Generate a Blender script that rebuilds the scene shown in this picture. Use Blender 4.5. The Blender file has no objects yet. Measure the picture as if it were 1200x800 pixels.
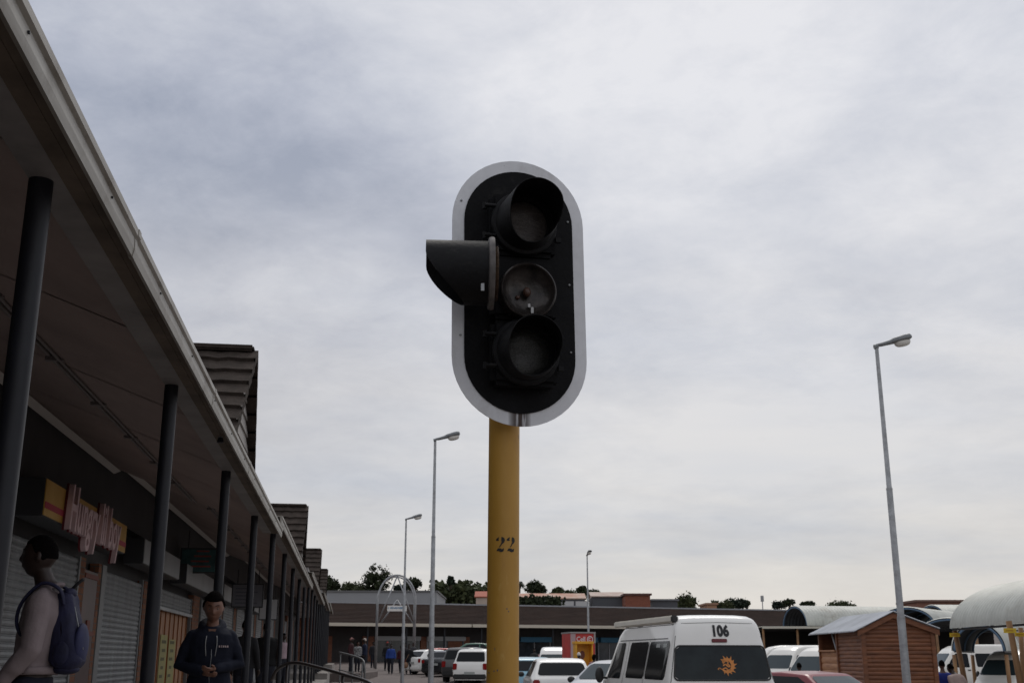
import bpy, bmesh, math, random
from math import sin, cos, pi, radians, sqrt, atan2, floor
from mathutils import Vector, Matrix, noise

# ------------------------------------------------------------------ camera, sky, sun, exposure
scene = bpy.context.scene
COL = scene.collection
CAMZ = 1.5
PITCH = 15.66
cd = bpy.data.cameras.new("camera"); cam = bpy.data.objects.new("camera", cd); COL.objects.link(cam)
cam.location = (0, 0, CAMZ); cam.rotation_euler = (radians(90 + PITCH), 0, 0)
cd.sensor_width = 22.3; cd.lens = 24.51; cd.clip_start = 0.05; cd.clip_end = 4000
cd.dof.use_dof = True; cd.dof.focus_distance = 4.45; cd.dof.aperture_fstop = 8.0
scene.camera = cam

SUN_EL, SUN_AZ = 52.0, 12.0      # degrees above the horizon; degrees clockwise from +Y (behind the clouds, ahead and to the right)
world = bpy.data.worlds.new("World"); scene.world = world; world.use_nodes = True
nt = world.node_tree; nt.nodes.clear()
N = nt.nodes.new; LK = nt.links.new
def wmath(op, a, b=None, c=None, clamp=False):
    n = N('ShaderNodeMath'); n.operation = op; n.use_clamp = clamp
    for i, v in enumerate((a, b, c)):
        if v is None: continue
        if isinstance(v, (int, float)): n.inputs[i].default_value = v
        else: LK(v, n.inputs[i])
    return n.outputs[0]
out = N('ShaderNodeOutputWorld'); bg = N('ShaderNodeBackground'); LK(bg.outputs[0], out.inputs[0])
bg.inputs['Strength'].default_value = 0.1
sky = N('ShaderNodeTexSky'); sky.sky_type = 'NISHITA'; sky.sun_disc = False
sky.sun_elevation = radians(SUN_EL); sky.sun_rotation = radians(SUN_AZ)
tc = N('ShaderNodeTexCoord'); sp = N('ShaderNodeSeparateXYZ'); LK(tc.outputs['Generated'], sp.inputs[0])
zc = wmath('MAXIMUM', sp.outputs[2], 0.0)
den = wmath('ADD', zc, 0.20)
cx = wmath('DIVIDE', sp.outputs[0], den); cy = wmath('DIVIDE', sp.outputs[1], den)
comb = N('ShaderNodeCombineXYZ'); LK(cx, comb.inputs[0]); LK(cy, comb.inputs[1])
def wnoise(scale, det, rough, off, dist=0.0, st=(1, 1, 1), rot=0):
    mp = N('ShaderNodeMapping'); mp.inputs['Location'].default_value = off; mp.inputs['Scale'].default_value = st
    mp.inputs['Rotation'].default_value = (0, 0, rot)
    LK(comb.outputs[0], mp.inputs[0])
    n = N('ShaderNodeTexNoise'); n.inputs['Scale'].default_value = scale; n.inputs['Detail'].default_value = det
    n.inputs['Roughness'].default_value = rough; n.inputs['Distortion'].default_value = dist
    LK(mp.outputs[0], n.inputs['Vector']); return n.outputs['Fac']
n1 = wnoise(1.05, 8, 0.56, (3.1, 7.7, 0), 0.25)
n2 = wnoise(5.0, 9, 0.66, (1.3, 2.1, 5), 0.25, (1, 1.1, 1), 0.5)
n3 = wnoise(0.5, 3, 0.5, (9.2, 4.4, 2), 0.0)
# thinner, brighter cloud where the hidden sun is; a heavier bank to the left of it
def lobe(dx, dy, dz, p):
    l = sqrt(dx * dx + dy * dy + dz * dz)
    dt = N('ShaderNodeVectorMath'); dt.operation = 'DOT_PRODUCT'; LK(tc.outputs['Generated'], dt.inputs[0]); dt.inputs[1].default_value = (dx / l, dy / l, dz / l)
    return wmath('POWER', wmath('MAXIMUM', dt.outputs['Value'], 0.0), p)
sd = (sin(radians(SUN_AZ)) * cos(radians(SUN_EL)), cos(radians(SUN_AZ)) * cos(radians(SUN_EL)), sin(radians(SUN_EL)))
f = wmath('ADD', wmath('MULTIPLY', n1, 0.95), wmath('MULTIPLY', n2, 0.38))
f = wmath('ADD', f, wmath('MULTIPLY', n3, 0.30))
f = wmath('ADD', f, wmath('MULTIPLY', lobe(0.10, 0.86, 0.50, 26), 0.22))
f = wmath('SUBTRACT', f, wmath('MULTIPLY', lobe(-0.28, 0.86, 0.45, 16), 0.20))
f = wmath('SUBTRACT', f, 0.525)
f = wmath('MULTIPLY', f, 2.25, clamp=True)
cr = N('ShaderNodeValToRGB'); LK(f, cr.inputs[0])
e = cr.color_ramp.elements
e[0].position = 0.0; e[0].color = (0.26, 0.285, 0.35, 1)
e[1].position = 1.0; e[1].color = (0.645, 0.645, 0.665, 1)
m = e.new(0.33); m.color = (0.375, 0.395, 0.455, 1)
m = e.new(0.62); m.color = (0.49, 0.505, 0.55, 1)
# low sky: paler and a little warm
hz = wmath('SUBTRACT', 1.0, wmath('DIVIDE', zc, 0.46), clamp=True)
hz = wmath('MULTIPLY', wmath('POWER', hz, 1.0), 0.86)
n4 = wnoise(1.3, 6, 0.55, (0.3, 5.1, 8), 0.2, (0.5, 1.0, 1))
hc = N('ShaderNodeValToRGB'); LK(n4, hc.inputs[0])
hc.color_ramp.elements[0].position = 0.34; hc.color_ramp.elements[0].color = (0.415, 0.422, 0.45, 1)
hc.color_ramp.elements[1].position = 0.60; hc.color_ramp.elements[1].color = (0.58, 0.542, 0.498, 1)
mx = N('ShaderNodeMixRGB'); LK(hz, mx.inputs[0]); LK(cr.outputs[0], mx.inputs[1]); LK(hc.outputs[0], mx.inputs[2])
x10 = N('ShaderNodeMixRGB'); x10.blend_type = 'MULTIPLY'; x10.inputs[0].default_value = 1; LK(mx.outputs[0], x10.inputs[1])
x10.inputs[2].default_value = (9.8, 9.8, 9.8, 1)
mk = N('ShaderNodeMixRGB'); mk.inputs[0].default_value = 0.93; LK(sky.outputs[0], mk.inputs[1]); LK(x10.outputs[0], mk.inputs[2])
LK(mk.outputs[0], bg.inputs['Color'])

sl = bpy.data.lights.new("sun", 'SUN'); sun = bpy.data.objects.new("sun", sl); COL.objects.link(sun)
sl.energy = 0.9; sl.angle = radians(25); sl.color = (1.0, 0.95, 0.88)
sun.rotation_euler = Vector(sd).to_track_quat('Z', 'Y').to_euler()
scene.view_settings.view_transform = 'Standard'; scene.view_settings.look = 'None'
scene.view_settings.gamma = 1; scene.view_settings.use_curve_mapping = False
scene.view_settings.exposure = 0.34
try: scene.cycles.use_denoising = True
except Exception: pass

R = random.Random(5)
_th = radians(PITCH); _f = 1319.0
def at(px, py, Y):
    """a point of the place at forward distance Y that the photograph shows at px, py (1200 x 800)"""
    v = 400 - py
    fw = _f * cos(_th) - v * sin(_th)
    return Vector(((px - 600) / fw * Y, Y, CAMZ + (_f * sin(_th) + v * cos(_th)) / fw * Y))

# ------------------------------------------------------------------ materials
MATS = {}
def mat(name, c, rough=0.6, metal=0.0, var=0.0, vscale=6.0, bump=0.0, bscale=30.0, c2=None, spec=0.5, stretch=(1, 1, 1), coat=0.0):
    if name in MATS: return MATS[name]
    m = bpy.data.materials.new(name); m.use_nodes = True; t = m.node_tree
    b = t.nodes['Principled BSDF']; b.inputs['Roughness'].default_value = rough; b.inputs['Metallic'].default_value = metal
    b.inputs['Specular IOR Level'].default_value = spec; b.inputs['Coat Weight'].default_value = coat
    b.inputs['Base Color'].default_value = (*c, 1)
    if var or c2 or bump:
        g = t.nodes.new('ShaderNodeTexCoord'); mp = t.nodes.new('ShaderNodeMapping'); mp.inputs['Scale'].default_value = stretch
        t.links.new(g.outputs['Object'], mp.inputs[0])
    if var or c2:
        n = t.nodes.new('ShaderNodeTexNoise'); n.inputs['Scale'].default_value = vscale; n.inputs['Detail'].default_value = 6
        n.inputs['Roughness'].default_value = 0.65
        t.links.new(mp.outputs[0], n.inputs['Vector'])
        r = t.nodes.new('ShaderNodeValToRGB'); t.links.new(n.outputs['Fac'], r.inputs[0])
        a = c2 if c2 else tuple(x * (1 - var) for x in c)
        z = c if c2 else tuple(min(1, x * (1 + var)) for x in c)
        r.color_ramp.elements[0].position = 0.34; r.color_ramp.elements[0].color = (*a, 1)
        r.color_ramp.elements[1].position = 0.66; r.color_ramp.elements[1].color = (*z, 1)
        t.links.new(r.outputs[0], b.inputs['Base Color'])
    if bump:
        n = t.nodes.new('ShaderNodeTexNoise'); n.inputs['Scale'].default_value = bscale; n.inputs['Detail'].default_value = 5
        t.links.new(mp.outputs[0], n.inputs['Vector'])
        bp = t.nodes.new('ShaderNodeBump'); bp.inputs['Strength'].default_value = bump; bp.inputs['Distance'].default_value = 0.02
        t.links.new(n.outputs['Fac'], bp.inputs['Height']); t.links.new(bp.outputs[0], b.inputs['Normal'])
    MATS[name] = m; return m

def brick_mat(name, c1, c2, mortar, scale=1.0, rough=0.9):
    if name in MATS: return MATS[name]
    m = bpy.data.materials.new(name); m.use_nodes = True; t = m.node_tree; b = t.nodes['Principled BSDF']
    b.inputs['Roughness'].default_value = rough
    g = t.nodes.new('ShaderNodeTexCoord'); s = t.nodes.new('ShaderNodeSeparateXYZ'); t.links.new(g.outputs['Object'], s.inputs[0])
    ad = t.nodes.new('ShaderNodeMath'); t.links.new(s.outputs[0], ad.inputs[0]); t.links.new(s.outputs[1], ad.inputs[1])
    cb = t.nodes.new('ShaderNodeCombineXYZ'); t.links.new(ad.outputs[0], cb.inputs[0]); t.links.new(s.outputs[2], cb.inputs[1])
    br = t.nodes.new('ShaderNodeTexBrick'); t.links.new(cb.outputs[0], br.inputs['Vector'])
    br.inputs['Scale'].default_value = scale; br.inputs['Brick Width'].default_value = 0.23; br.inputs['Row Height'].default_value = 0.085
    br.inputs['Mortar Size'].default_value = 0.008; br.inputs['Mortar Smooth'].default_value = 0.3
    br.inputs['Color1'].default_value = (*c1, 1); br.inputs['Color2'].default_value = (*c2, 1); br.inputs['Mortar'].default_value = (*mortar, 1)
    t.links.new(br.outputs['Color'], b.inputs['Base Color'])
    bp = t.nodes.new('ShaderNodeBump'); bp.inputs['Strength'].default_value = 0.5; bp.inputs['Distance'].default_value = -0.01
    t.links.new(br.outputs['Fac'], bp.inputs['Height']); t.links.new(bp.outputs[0], b.inputs['Normal'])
    MATS[name] = m; return m

M_black = mat('signal_black', (0.007, 0.007, 0.008), 0.7, var=0.35, vscale=9, bump=0.15, bscale=60, spec=0.15)
M_blackplastic = mat('hood_black', (0.007, 0.007, 0.008), 0.6, var=0.3, vscale=14, bump=0.1, bscale=50, spec=0.2)
M_whiteboard = mat('reflective_border', (0.55, 0.565, 0.60), 0.5, var=0.06, vscale=20)
M_rubber = mat('rubber', (0.02, 0.02, 0.02), 0.85)
M_glass = mat('dark_glass', (0.010, 0.012, 0.014), 0.07, spec=0.16)
M_glassblue = mat('clear_dark_glass', (0.03, 0.045, 0.05), 0.06, spec=0.45)
M_asphalt = mat('car_park_paving', (0.14, 0.12, 0.11), 0.9, var=0.22, vscale=0.8, bump=0.3, bscale=60)
M_paving = mat('paving', (0.13, 0.105, 0.095), 0.9, var=0.25, vscale=0.9, bump=0.2, bscale=40)
M_concrete = mat('concrete', (0.26, 0.24, 0.22), 0.9, var=0.25, vscale=2.0, bump=0.2)
M_steel = mat('galvanised', (0.34, 0.35, 0.36), 0.5, 0.55, var=0.2, vscale=7)
M_greypaint = mat('dark_grey_paint', (0.012, 0.013, 0.018), 0.5, spec=0.35, var=0.25, vscale=5)
M_gutter = mat('gutter_paint', (0.36, 0.345, 0.31), 0.5, var=0.18, vscale=3.0, stretch=(1, 0.4, 5), c2=(0.22, 0.20, 0.17))
M_beam = mat('beam_paint', (0.20, 0.185, 0.18), 0.6, var=0.25, vscale=2.5)
M_soffit = mat('soffit_stained', (0.15, 0.115, 0.085), 0.85, c2=(0.07, 0.052, 0.038), vscale=2.5)
M_ceiling = mat('ceiling_board', (0.32, 0.245, 0.225), 0.8, var=0.15, vscale=0.8)
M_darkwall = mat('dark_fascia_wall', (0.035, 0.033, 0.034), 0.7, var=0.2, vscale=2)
M_shutter = mat('roller_shutter', (0.25, 0.265, 0.28), 0.5, 0.3, c2=(0.15, 0.155, 0.16), vscale=1.6, stretch=(2, 2, .5))
M_brick = brick_mat('shop_brick', (0.15, 0.055, 0.028), (0.24, 0.105, 0.055), (0.12, 0.10, 0.085))
M_farbrick = brick_mat('brown_brick', (0.20, 0.07, 0.04), (0.28, 0.11, 0.06), (0.2, 0.15, 0.12))
M_tile = mat('concrete_tile', (0.060, 0.047, 0.040), 0.9, spec=0.12, c2=(0.030, 0.024, 0.020), vscale=5, bump=0.3, bscale=40)
M_farroof = mat('brown_roof_sheet', (0.038, 0.022, 0.017), 0.9, spec=0.15, c2=(0.025, 0.015, 0.012), vscale=0.6, stretch=(1, 1, 3))
M_board = mat('gable_board', (0.30, 0.28, 0.26), 0.8, var=0.15, vscale=3)
M_white = mat('white_paint', (0.72, 0.71, 0.68), 0.35, coat=0.4, var=0.04, vscale=2)
M_whitedirty = mat('cream_paint', (0.80, 0.77, 0.68), 0.4, coat=0.2, var=0.06, vscale=2)
M_lamp = mat('lamp_housing', (0.20, 0.21, 0.22), 0.5, 0.4, var=0.2)
M_bowl = mat('lamp_bowl', (0.62, 0.60, 0.56), 0.15)
M_woodred = None

# ------------------------------------------------------------------ mesh helpers
class MB:
    def __init__(s): s.bm = bmesh.new()
    def face(s, pts):
        vs = [s.bm.verts.new(p) for p in pts]
        try: return s.bm.faces.new(vs)
        except ValueError: return None
    def box(s, c, size, rz=0.0, M=None, bev=0.0):
        mm = Matrix.Translation(c) @ (M if M else Matrix.Rotation(rz, 4, 'Z')) @ Matrix.Diagonal((size[0], size[1], size[2], 1))
        r = bmesh.ops.create_cube(s.bm, size=1, matrix=mm)
        if bev:
            es = list({e for v in r['verts'] for e in v.link_edges})
            bmesh.ops.bevel(s.bm, geom=es, offset=bev, segments=2, affect='EDGES', clamp_overlap=True)
        return s
    def span(s, a, b, bev=0.0):
        return s.box([(a[i] + b[i]) / 2 for i in range(3)], [abs(b[i] - a[i]) for i in range(3)], bev=bev)
    def tube(s, pts, rad, seg=12, cap=True):
        pts = [Vector(p) for p in pts]
        if not isinstance(rad, list): rad = [rad] * len(pts)
        rings = []; up = None
        for i, p in enumerate(pts):
            d = (pts[min(i + 1, len(pts) - 1)] - pts[max(i - 1, 0)]).normalized()
            if up is None:
                up = Vector((0, 0, 1)) if abs(d.z) < 0.9 else Vector((0, 1, 0))
            a = d.cross(up)
            if a.length < 1e-4: a = d.cross(Vector((1, 0, 0)))
            a.normalize(); b = a.cross(d).normalized(); up = b
            r = rad[i]; r = r if hasattr(r, '__len__') else (r, r)
            rings.append([s.bm.verts.new(p + a * (cos(2 * pi * k / seg) * r[0]) + b * (sin(2 * pi * k / seg) * r[1])) for k in range(seg)])
        for i in range(len(rings) - 1):
            for k in range(seg):
                s.bm.faces.new((rings[i][k], rings[i][(k + 1) % seg], rings[i + 1][(k + 1) % seg], rings[i + 1][k]))
        if cap:
            s.bm.faces.new(rings[0]); s.bm.faces.new(list(reversed(rings[-1])))
        return s
    def grid(s, fn, nu, nv, closeu=False):
        g = [[s.bm.verts.new(fn(u / nu, v / nv)) for v in range(nv + 1)] for u in range(nu + (0 if closeu else 1))]
        n = len(g)
        for u in range(nu):
            for v in range(nv):
                a, b = g[u % n], g[(u + 1) % n]
                try: s.bm.faces.new((a[v], b[v], b[v + 1], a[v + 1]))
                except ValueError: pass
        return s
    def prism(s, poly, axis, a, b):
        """poly in the two other axes (in order), extruded along axis from a to b"""
        def P(p, t):
            q = list(p); q.insert(axis, t); return Vector(q)
        A = [s.bm.verts.new(P(p, a)) for p in poly]; B = [s.bm.verts.new(P(p, b)) for p in poly]
        n = len(poly)
        s.bm.faces.new(A); s.bm.faces.new(list(reversed(B)))
        for i in range(n): s.bm.faces.new((A[i], B[i], B[(i + 1) % n], A[(i + 1) % n]))
        return s
    def ball(s, c, r, u=16, v=10, M=None):
        r = r if hasattr(r, '__len__') else (r, r, r)
        mm = Matrix.Translation(c) @ (M if M else Matrix()) @ Matrix.Diagonal((*r, 1))
        bmesh.ops.create_uvsphere(s.bm, u_segments=u, v_segments=v, radius=1, matrix=mm); return s
    def lathe(s, prof, seg=32, M=None, a0=0, a1=2 * pi):
        """prof = [(r, h)] about Z, then M"""
        M = M or Matrix(); full = abs(a1 - a0 - 2 * pi) < 1e-6
        rings = [[s.bm.verts.new(M @ Vector((r * cos(a0 + (a1 - a0) * k / seg), r * sin(a0 + (a1 - a0) * k / seg), h))) for k in range(seg + (0 if full else 1))] for r, h in prof]
        n = len(rings[0])
        for i in range(len(rings) - 1):
            for k in range(seg):
                try: s.bm.faces.new((rings[i][k], rings[i][(k + 1) % n], rings[i + 1][(k + 1) % n], rings[i + 1][k]))
                except ValueError: pass
        return s
    def build(s, name, m, parent=None, smooth=False, loc=None, rz=0.0, angle=None):
        bmesh.ops.remove_doubles(s.bm, verts=s.bm.verts, dist=1e-5)
        bmesh.ops.recalc_face_normals(s.bm, faces=s.bm.faces)
        me = bpy.data.meshes.new(name); s.bm.to_mesh(me); s.bm.free()
        me.materials.append(m)
        if smooth: 
            me.shade_smooth()
            if angle: me.set_sharp_from_angle(angle=radians(angle))
        o = bpy.data.objects.new(name, me); COL.objects.link(o)
        if parent: o.parent = parent
        if loc is not None: o.location = loc
        if rz: o.rotation_euler = (0, 0, rz)
        return o
def thing(name, label, cat, loc=(0, 0, 0), rz=0.0, group=None):
    o = bpy.data.objects.new(name, None); COL.objects.link(o); o.empty_display_size = 0.3
    o.location = loc; o.rotation_euler = (0, 0, rz); tag(o, label, cat, group); return o
def tag(o, label=None, cat=None, group=None, kind=None):
    if label: o['label'] = label
    if cat: o['category'] = cat
    if group: o['group'] = group
    if kind: o['kind'] = kind
    return o
def copy_tree(o, parent=None):
    c = o.copy(); COL.objects.link(c)
    if parent: c.parent = parent; c.matrix_parent_inverse = o.matrix_parent_inverse.copy()
    for ch in list(o.children): copy_tree(ch, c)
    return c
def text_mesh(body, size, extrude, name, m, parent, M, sx=1.0, bold=0.0, shear=0.0, spacing=1.0):
    cu = bpy.data.curves.new(name + '_c', 'FONT'); cu.body = body; cu.size = size; cu.extrude = extrude; cu.offset = bold
    cu.align_x = 'CENTER'; cu.align_y = 'CENTER'; cu.shear = shear; cu.space_character = spacing; cu.resolution_u = 4
    o = bpy.data.objects.new(name + '_t', cu); COL.objects.link(o)
    dg = bpy.context.evaluated_depsgraph_get(); me = bpy.data.meshes.new_from_object(o.evaluated_get(dg))
    bpy.data.objects.remove(o)
    me.transform(M @ Matrix.Diagonal((sx, 1, 1, 1))); me.materials.clear(); me.materials.append(m); me.name = name
    n = bpy.data.objects.new(name, me); COL.objects.link(n)
    if parent: n.parent = parent
    return n
def remeshed(mb, name, m, parent, voxel, smooth_it=3, smooth_f=0.5, disp=None):
    bmesh.ops.recalc_face_normals(mb.bm, faces=mb.bm.faces)
    me = bpy.data.meshes.new(name + '_src'); mb.bm.to_mesh(me); mb.bm.free()
    o = bpy.data.objects.new(name + '_src', me); COL.objects.link(o)
    r = o.modifiers.new('r', 'REMESH'); r.mode = 'VOXEL'; r.voxel_size = voxel; r.use_smooth_shade = True
    if smooth_it:
        sm = o.modifiers.new('s', 'SMOOTH'); sm.iterations = smooth_it; sm.factor = smooth_f
    dg = bpy.context.evaluated_depsgraph_get(); me2 = bpy.data.meshes.new_from_object(o.evaluated_get(dg))
    bpy.data.objects.remove(o); bpy.data.meshes.remove(me)
    if disp:
        for v in me2.vertices: v.co += v.normal * disp(v.co)
    me2.name = name; me2.materials.clear(); me2.materials.append(m); me2.shade_smooth()
    n = bpy.data.objects.new(name, me2); COL.objects.link(n)
    if parent: n.parent = parent
    return n
def sstep(x, a, b):
    t = max(0, min(1, (x - a) / (b - a))); return t * t * (3 - 2 * t)

# ------------------------------------------------------------------ ground and pavements
def ground_z(X, Y):
    left = 1 - sstep(X, -3, 9)
    t = max(0, (Y - 25) / 60); t = min(t, 1.15)
    g = left * t * t * 0.95 - (1 - left) * 0.38 * sstep(Y, 14, 34)
    g += 0.14 * sstep(Y, 19, 26) * (1 - sstep(X, 2.7, 3.6)) * (1 - sstep(Y, 42, 55)) * sstep(X, -4.5, -3)
    g += 5.6 * sstep(Y, 108, 165) * (1 if Y < 108 else 1) + max(0, min(Y, 900) - 165) * 0.008
    return g
mb = MB()
ys = [-60, -20, 0, 6, 12, 18, 22, 26, 30, 35, 40, 45, 50, 55, 60, 65, 70, 75, 80, 85, 90, 95, 100, 108, 115, 125, 135, 145, 155, 165, 200, 300, 600, 1500, 3000]
xs = [-2500, -600, -200, -80, -40, -20, -12, -8, -6, -3, -1, 1, 3, 5, 7, 9, 12, 16, 25, 40, 80, 200, 600, 2500]
gv = [[mb.bm.verts.new((x, y, ground_z(x, y))) for y in ys] for x in xs]
for i in range(len(xs) - 1):
    for j in range(len(ys) - 1): mb.bm.faces.new((gv[i][j], gv[i + 1][j], gv[i + 1][j + 1], gv[i][j + 1]))
tag(mb.build('ground', M_asphalt, smooth=True), kind='structure')
# paved apron in front of the far shops and beside the arcade
mb = MB()
def apron(u, v):
    Y = 42 + v * 47; xl = -0.6 - 0.143 * Y; xr = min(4.0, -5.2 + (Y - 42) * 0.02) + (30 if Y > 76 else 0) * 0
    X = xl + (xr + 1.6 - xl) * u
    return (X, Y, ground_z(X, Y) + 0.03)
mb.grid(apron, 6, 24); tag(mb.build('paving', M_paving), kind='structure')
mb = MB()
for k in range(9):
    Y = 44 + k * 4.2
    mb.grid(lambda u, v: (-3.2 + 3.6 * u, Y + 0.1 * v + 0.35 * u, ground_z(-3.2 + 3.6 * u, Y) + 0.035), 4, 1)
tag(mb.build('road_marking', mat('road_paint', (0.6, 0.58, 0.54), 0.8, var=0.3, vscale=4)), kind='structure')

def add_wear(m, c, scale, lo, hi, stretch=(1, 1, 1), amount=1.0, off=0.0):
    t = m.node_tree; b = t.nodes['Principled BSDF']; inp = b.inputs['Base Color']
    g = t.nodes.new('ShaderNodeTexCoord'); mp = t.nodes.new('ShaderNodeMapping'); mp.inputs['Scale'].default_value = stretch; mp.inputs['Location'].default_value = (off, off * 2, off)
    t.links.new(g.outputs['Object'], mp.inputs[0]); n = t.nodes.new('ShaderNodeTexNoise'); n.inputs['Scale'].default_value = scale; n.inputs['Detail'].default_value = 7; n.inputs['Roughness'].default_value = .7
    t.links.new(mp.outputs[0], n.inputs['Vector']); r = t.nodes.new('ShaderNodeMapRange'); r.inputs['From Min'].default_value = lo; r.inputs['From Max'].default_value = hi; r.inputs['To Max'].default_value = amount
    t.links.new(n.outputs['Fac'], r.inputs['Value']); mx = t.nodes.new('ShaderNodeMixRGB'); t.links.new(r.outputs[0], mx.inputs[0])
    if inp.links: t.links.new(inp.links[0].from_socket, mx.inputs[1])
    else: mx.inputs[1].default_value = inp.default_value
    mx.inputs[2].default_value = (*c, 1); t.links.new(mx.outputs[0], inp)
add_wear(M_black, (0.045, 0.042, 0.04), 7, .60, .78, amount=.5)
add_wear(M_blackplastic, (0.05, 0.047, 0.044), 9, .60, .75, (1, 1, 3), amount=.55)
add_wear(M_gutter, (0.13, 0.105, 0.08), 2.2, .54, .70, (3, 1.2, 1), amount=.75)
add_wear(M_greypaint, (0.07, 0.068, 0.065), 12, .66, .74, (1, 1, .5), amount=.7)
add_wear(M_shutter, (0.10, 0.075, 0.055), 3, .58, .75, (1, 1, .4), amount=.5)
add_wear(M_white, (0.45, 0.40, 0.33), 3, .58, .8, (1, 1, .5), amount=.4)
add_wear(M_steel, (0.16, 0.14, 0.12), 8, .58, .72, (1, 1, .6), amount=.6)

# ------------------------------------------------------------------ traffic signal
SY = 4.25
ts = thing('traffic_signal', 'black three-lamp traffic signal with pale rounded backboard on a yellow pole, middle door hanging open', 'traffic light', (0.029, SY, 0))
HC = Vector((0, 0, 2.905))              # centre of the head above the pole foot
YAW = radians(13.5)
HM = Matrix.Translation(HC) @ Matrix.Rotation(YAW, 4, 'Z') @ Matrix.Rotation(radians(-0.6), 4, 'Y')
def stadium(w, h, n=24):
    r = w / 2; c = h / 2 - r; p = []
    for k in range(n + 1): a = pi * k / n; p.append((r * cos(a), c + r * sin(a)))
    for k in range(n + 1): a = pi + pi * k / n; p.append((r * cos(a), -c + r * sin(a)))
    return p
def headmesh(): return MB()
mb = MB(); mb.prism(stadium(0.543, 1.105), 1, 0.0, 0.004); mb.bm.transform(HM)
M_border = mat('backboard_border', (0.72, 0.73, 0.76), 0.5, var=0.05, vscale=18)
add_wear(M_border, (0.40, 0.38, 0.36), 5, .54, .72, (1, 1, .5), amount=.5)
add_wear(M_border, (0.12, 0.11, 0.10), 45, .68, .72, amount=.8)
# rust run down the border under the head, part of the plate's own wear
t = M_border.node_tree; b = t.nodes['Principled BSDF']; src = b.inputs['Base Color'].links[0].from_socket
g = t.nodes.new('ShaderNodeTexCoord'); s3 = t.nodes.new('ShaderNodeSeparateXYZ'); t.links.new(g.outputs['Object'], s3.inputs[0])
mpn = t.nodes.new('ShaderNodeMapping'); mpn.inputs['Scale'].default_value = (48, 48, 5); t.links.new(g.outputs['Object'], mpn.inputs[0])
nn = t.nodes.new('ShaderNodeTexNoise'); nn.inputs['Scale'].default_value = 1; nn.inputs['Detail'].default_value = 4; t.links.new(mpn.outputs[0], nn.inputs['Vector'])
def tm(op, a, b_=None, clamp=False):
    n = t.nodes.new('ShaderNodeMath'); n.operation = op; n.use_clamp = clamp
    for i, v in enumerate((a, b_)):
        if v is None: continue
        if isinstance(v, (int, float)): n.inputs[i].default_value = v
        else: t.links.new(v, n.inputs[i])
    return n.outputs[0]
wx = tm('SUBTRACT', 1.0, tm('POWER', tm('DIVIDE', tm('ABSOLUTE', tm('SUBTRACT', s3.outputs[0], 0.0)), 0.045), 3.0), True)
wz = tm('LESS_THAN', s3.outputs[2], 2.43)
rf = tm('MULTIPLY', tm('MULTIPLY', wx, wz), tm('MULTIPLY', tm('SUBTRACT', nn.outputs['Fac'], 0.34), 9.0, True), True)
mxr = t.nodes.new('ShaderNodeMixRGB'); t.links.new(rf, mxr.inputs[0]); t.links.new(src, mxr.inputs[1]); mxr.inputs[2].default_value = (0.045, 0.025, 0.018, 1)
t.links.new(mxr.outputs[0], b.inputs['Base Color'])
bb = mb.build('backboard', M_border, ts)
mb = MB(); mb.prism(stadium(0.447, 1.005), 1, -0.006, -0.002); mb.bm.transform(HM); mb.build('black_panel', M_black, bb)
for x_, z in ((0.205, 0.30), (0.205, 0.03), (0.205, -0.25), (-0.235, 0.36), (-0.238, 0.10), (-0.238, -0.2)):
    mb = MB(); mb.ball((x_, -0.008 if x_ > 0 else -0.002, z), (0.005, 0.004, 0.005), 10, 6)
    mb.bm.transform(HM); mb.build('screw', M_steel, bb, True)
# housing: three stacked sections in front of the panel
SP = 0.262; DZ = -0.018
mb = MB()
for k in (-1, 0, 1):
    mb.box((0, -0.045, k * SP + DZ), (0.262, 0.078, SP - 0.006), bev=0.018)
mb.box((0, 0.06, 0.0), (0.10, 0.12, 0.6), bev=0.01)
mb.bm.transform(HM); mb.build('housing', M_black, ts, True, angle=35)
RX = Matrix.Rotation(radians(90), 4, 'X')        # local Z -> forward (-Y)
def visor_len(t, L):
    s_ = max(0.0, (t - 0.30) / 0.70)
    return L * (1 - 0.60 * s_ ** 1.45)
def visor(mb, L, r0, r1, M):
    """a hood: tube cut back towards the bottom, with real wall thickness; local Z is its axis, local Y up"""
    n, m_ = 56, 8
    def P(k, j, th):
        a = 2 * pi * k / n + pi / 2
        tt = (1 - sin(a)) / 2
        l = visor_len(tt, L) * j / m_
        r = r0 + (r1 - r0) * (l / L) - th
        return M @ Vector((r * cos(a), r * sin(a), l))
    for th in (0.0, 0.003):
        mb.grid(lambda u, v: P(round(u * n), round(v * m_), th), n, m_)
    for k in range(n): mb.face([P(k, m_, 0), P(k + 1, m_, 0), P(k + 1, m_, 0.003), P(k, m_, 0.003)])
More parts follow.
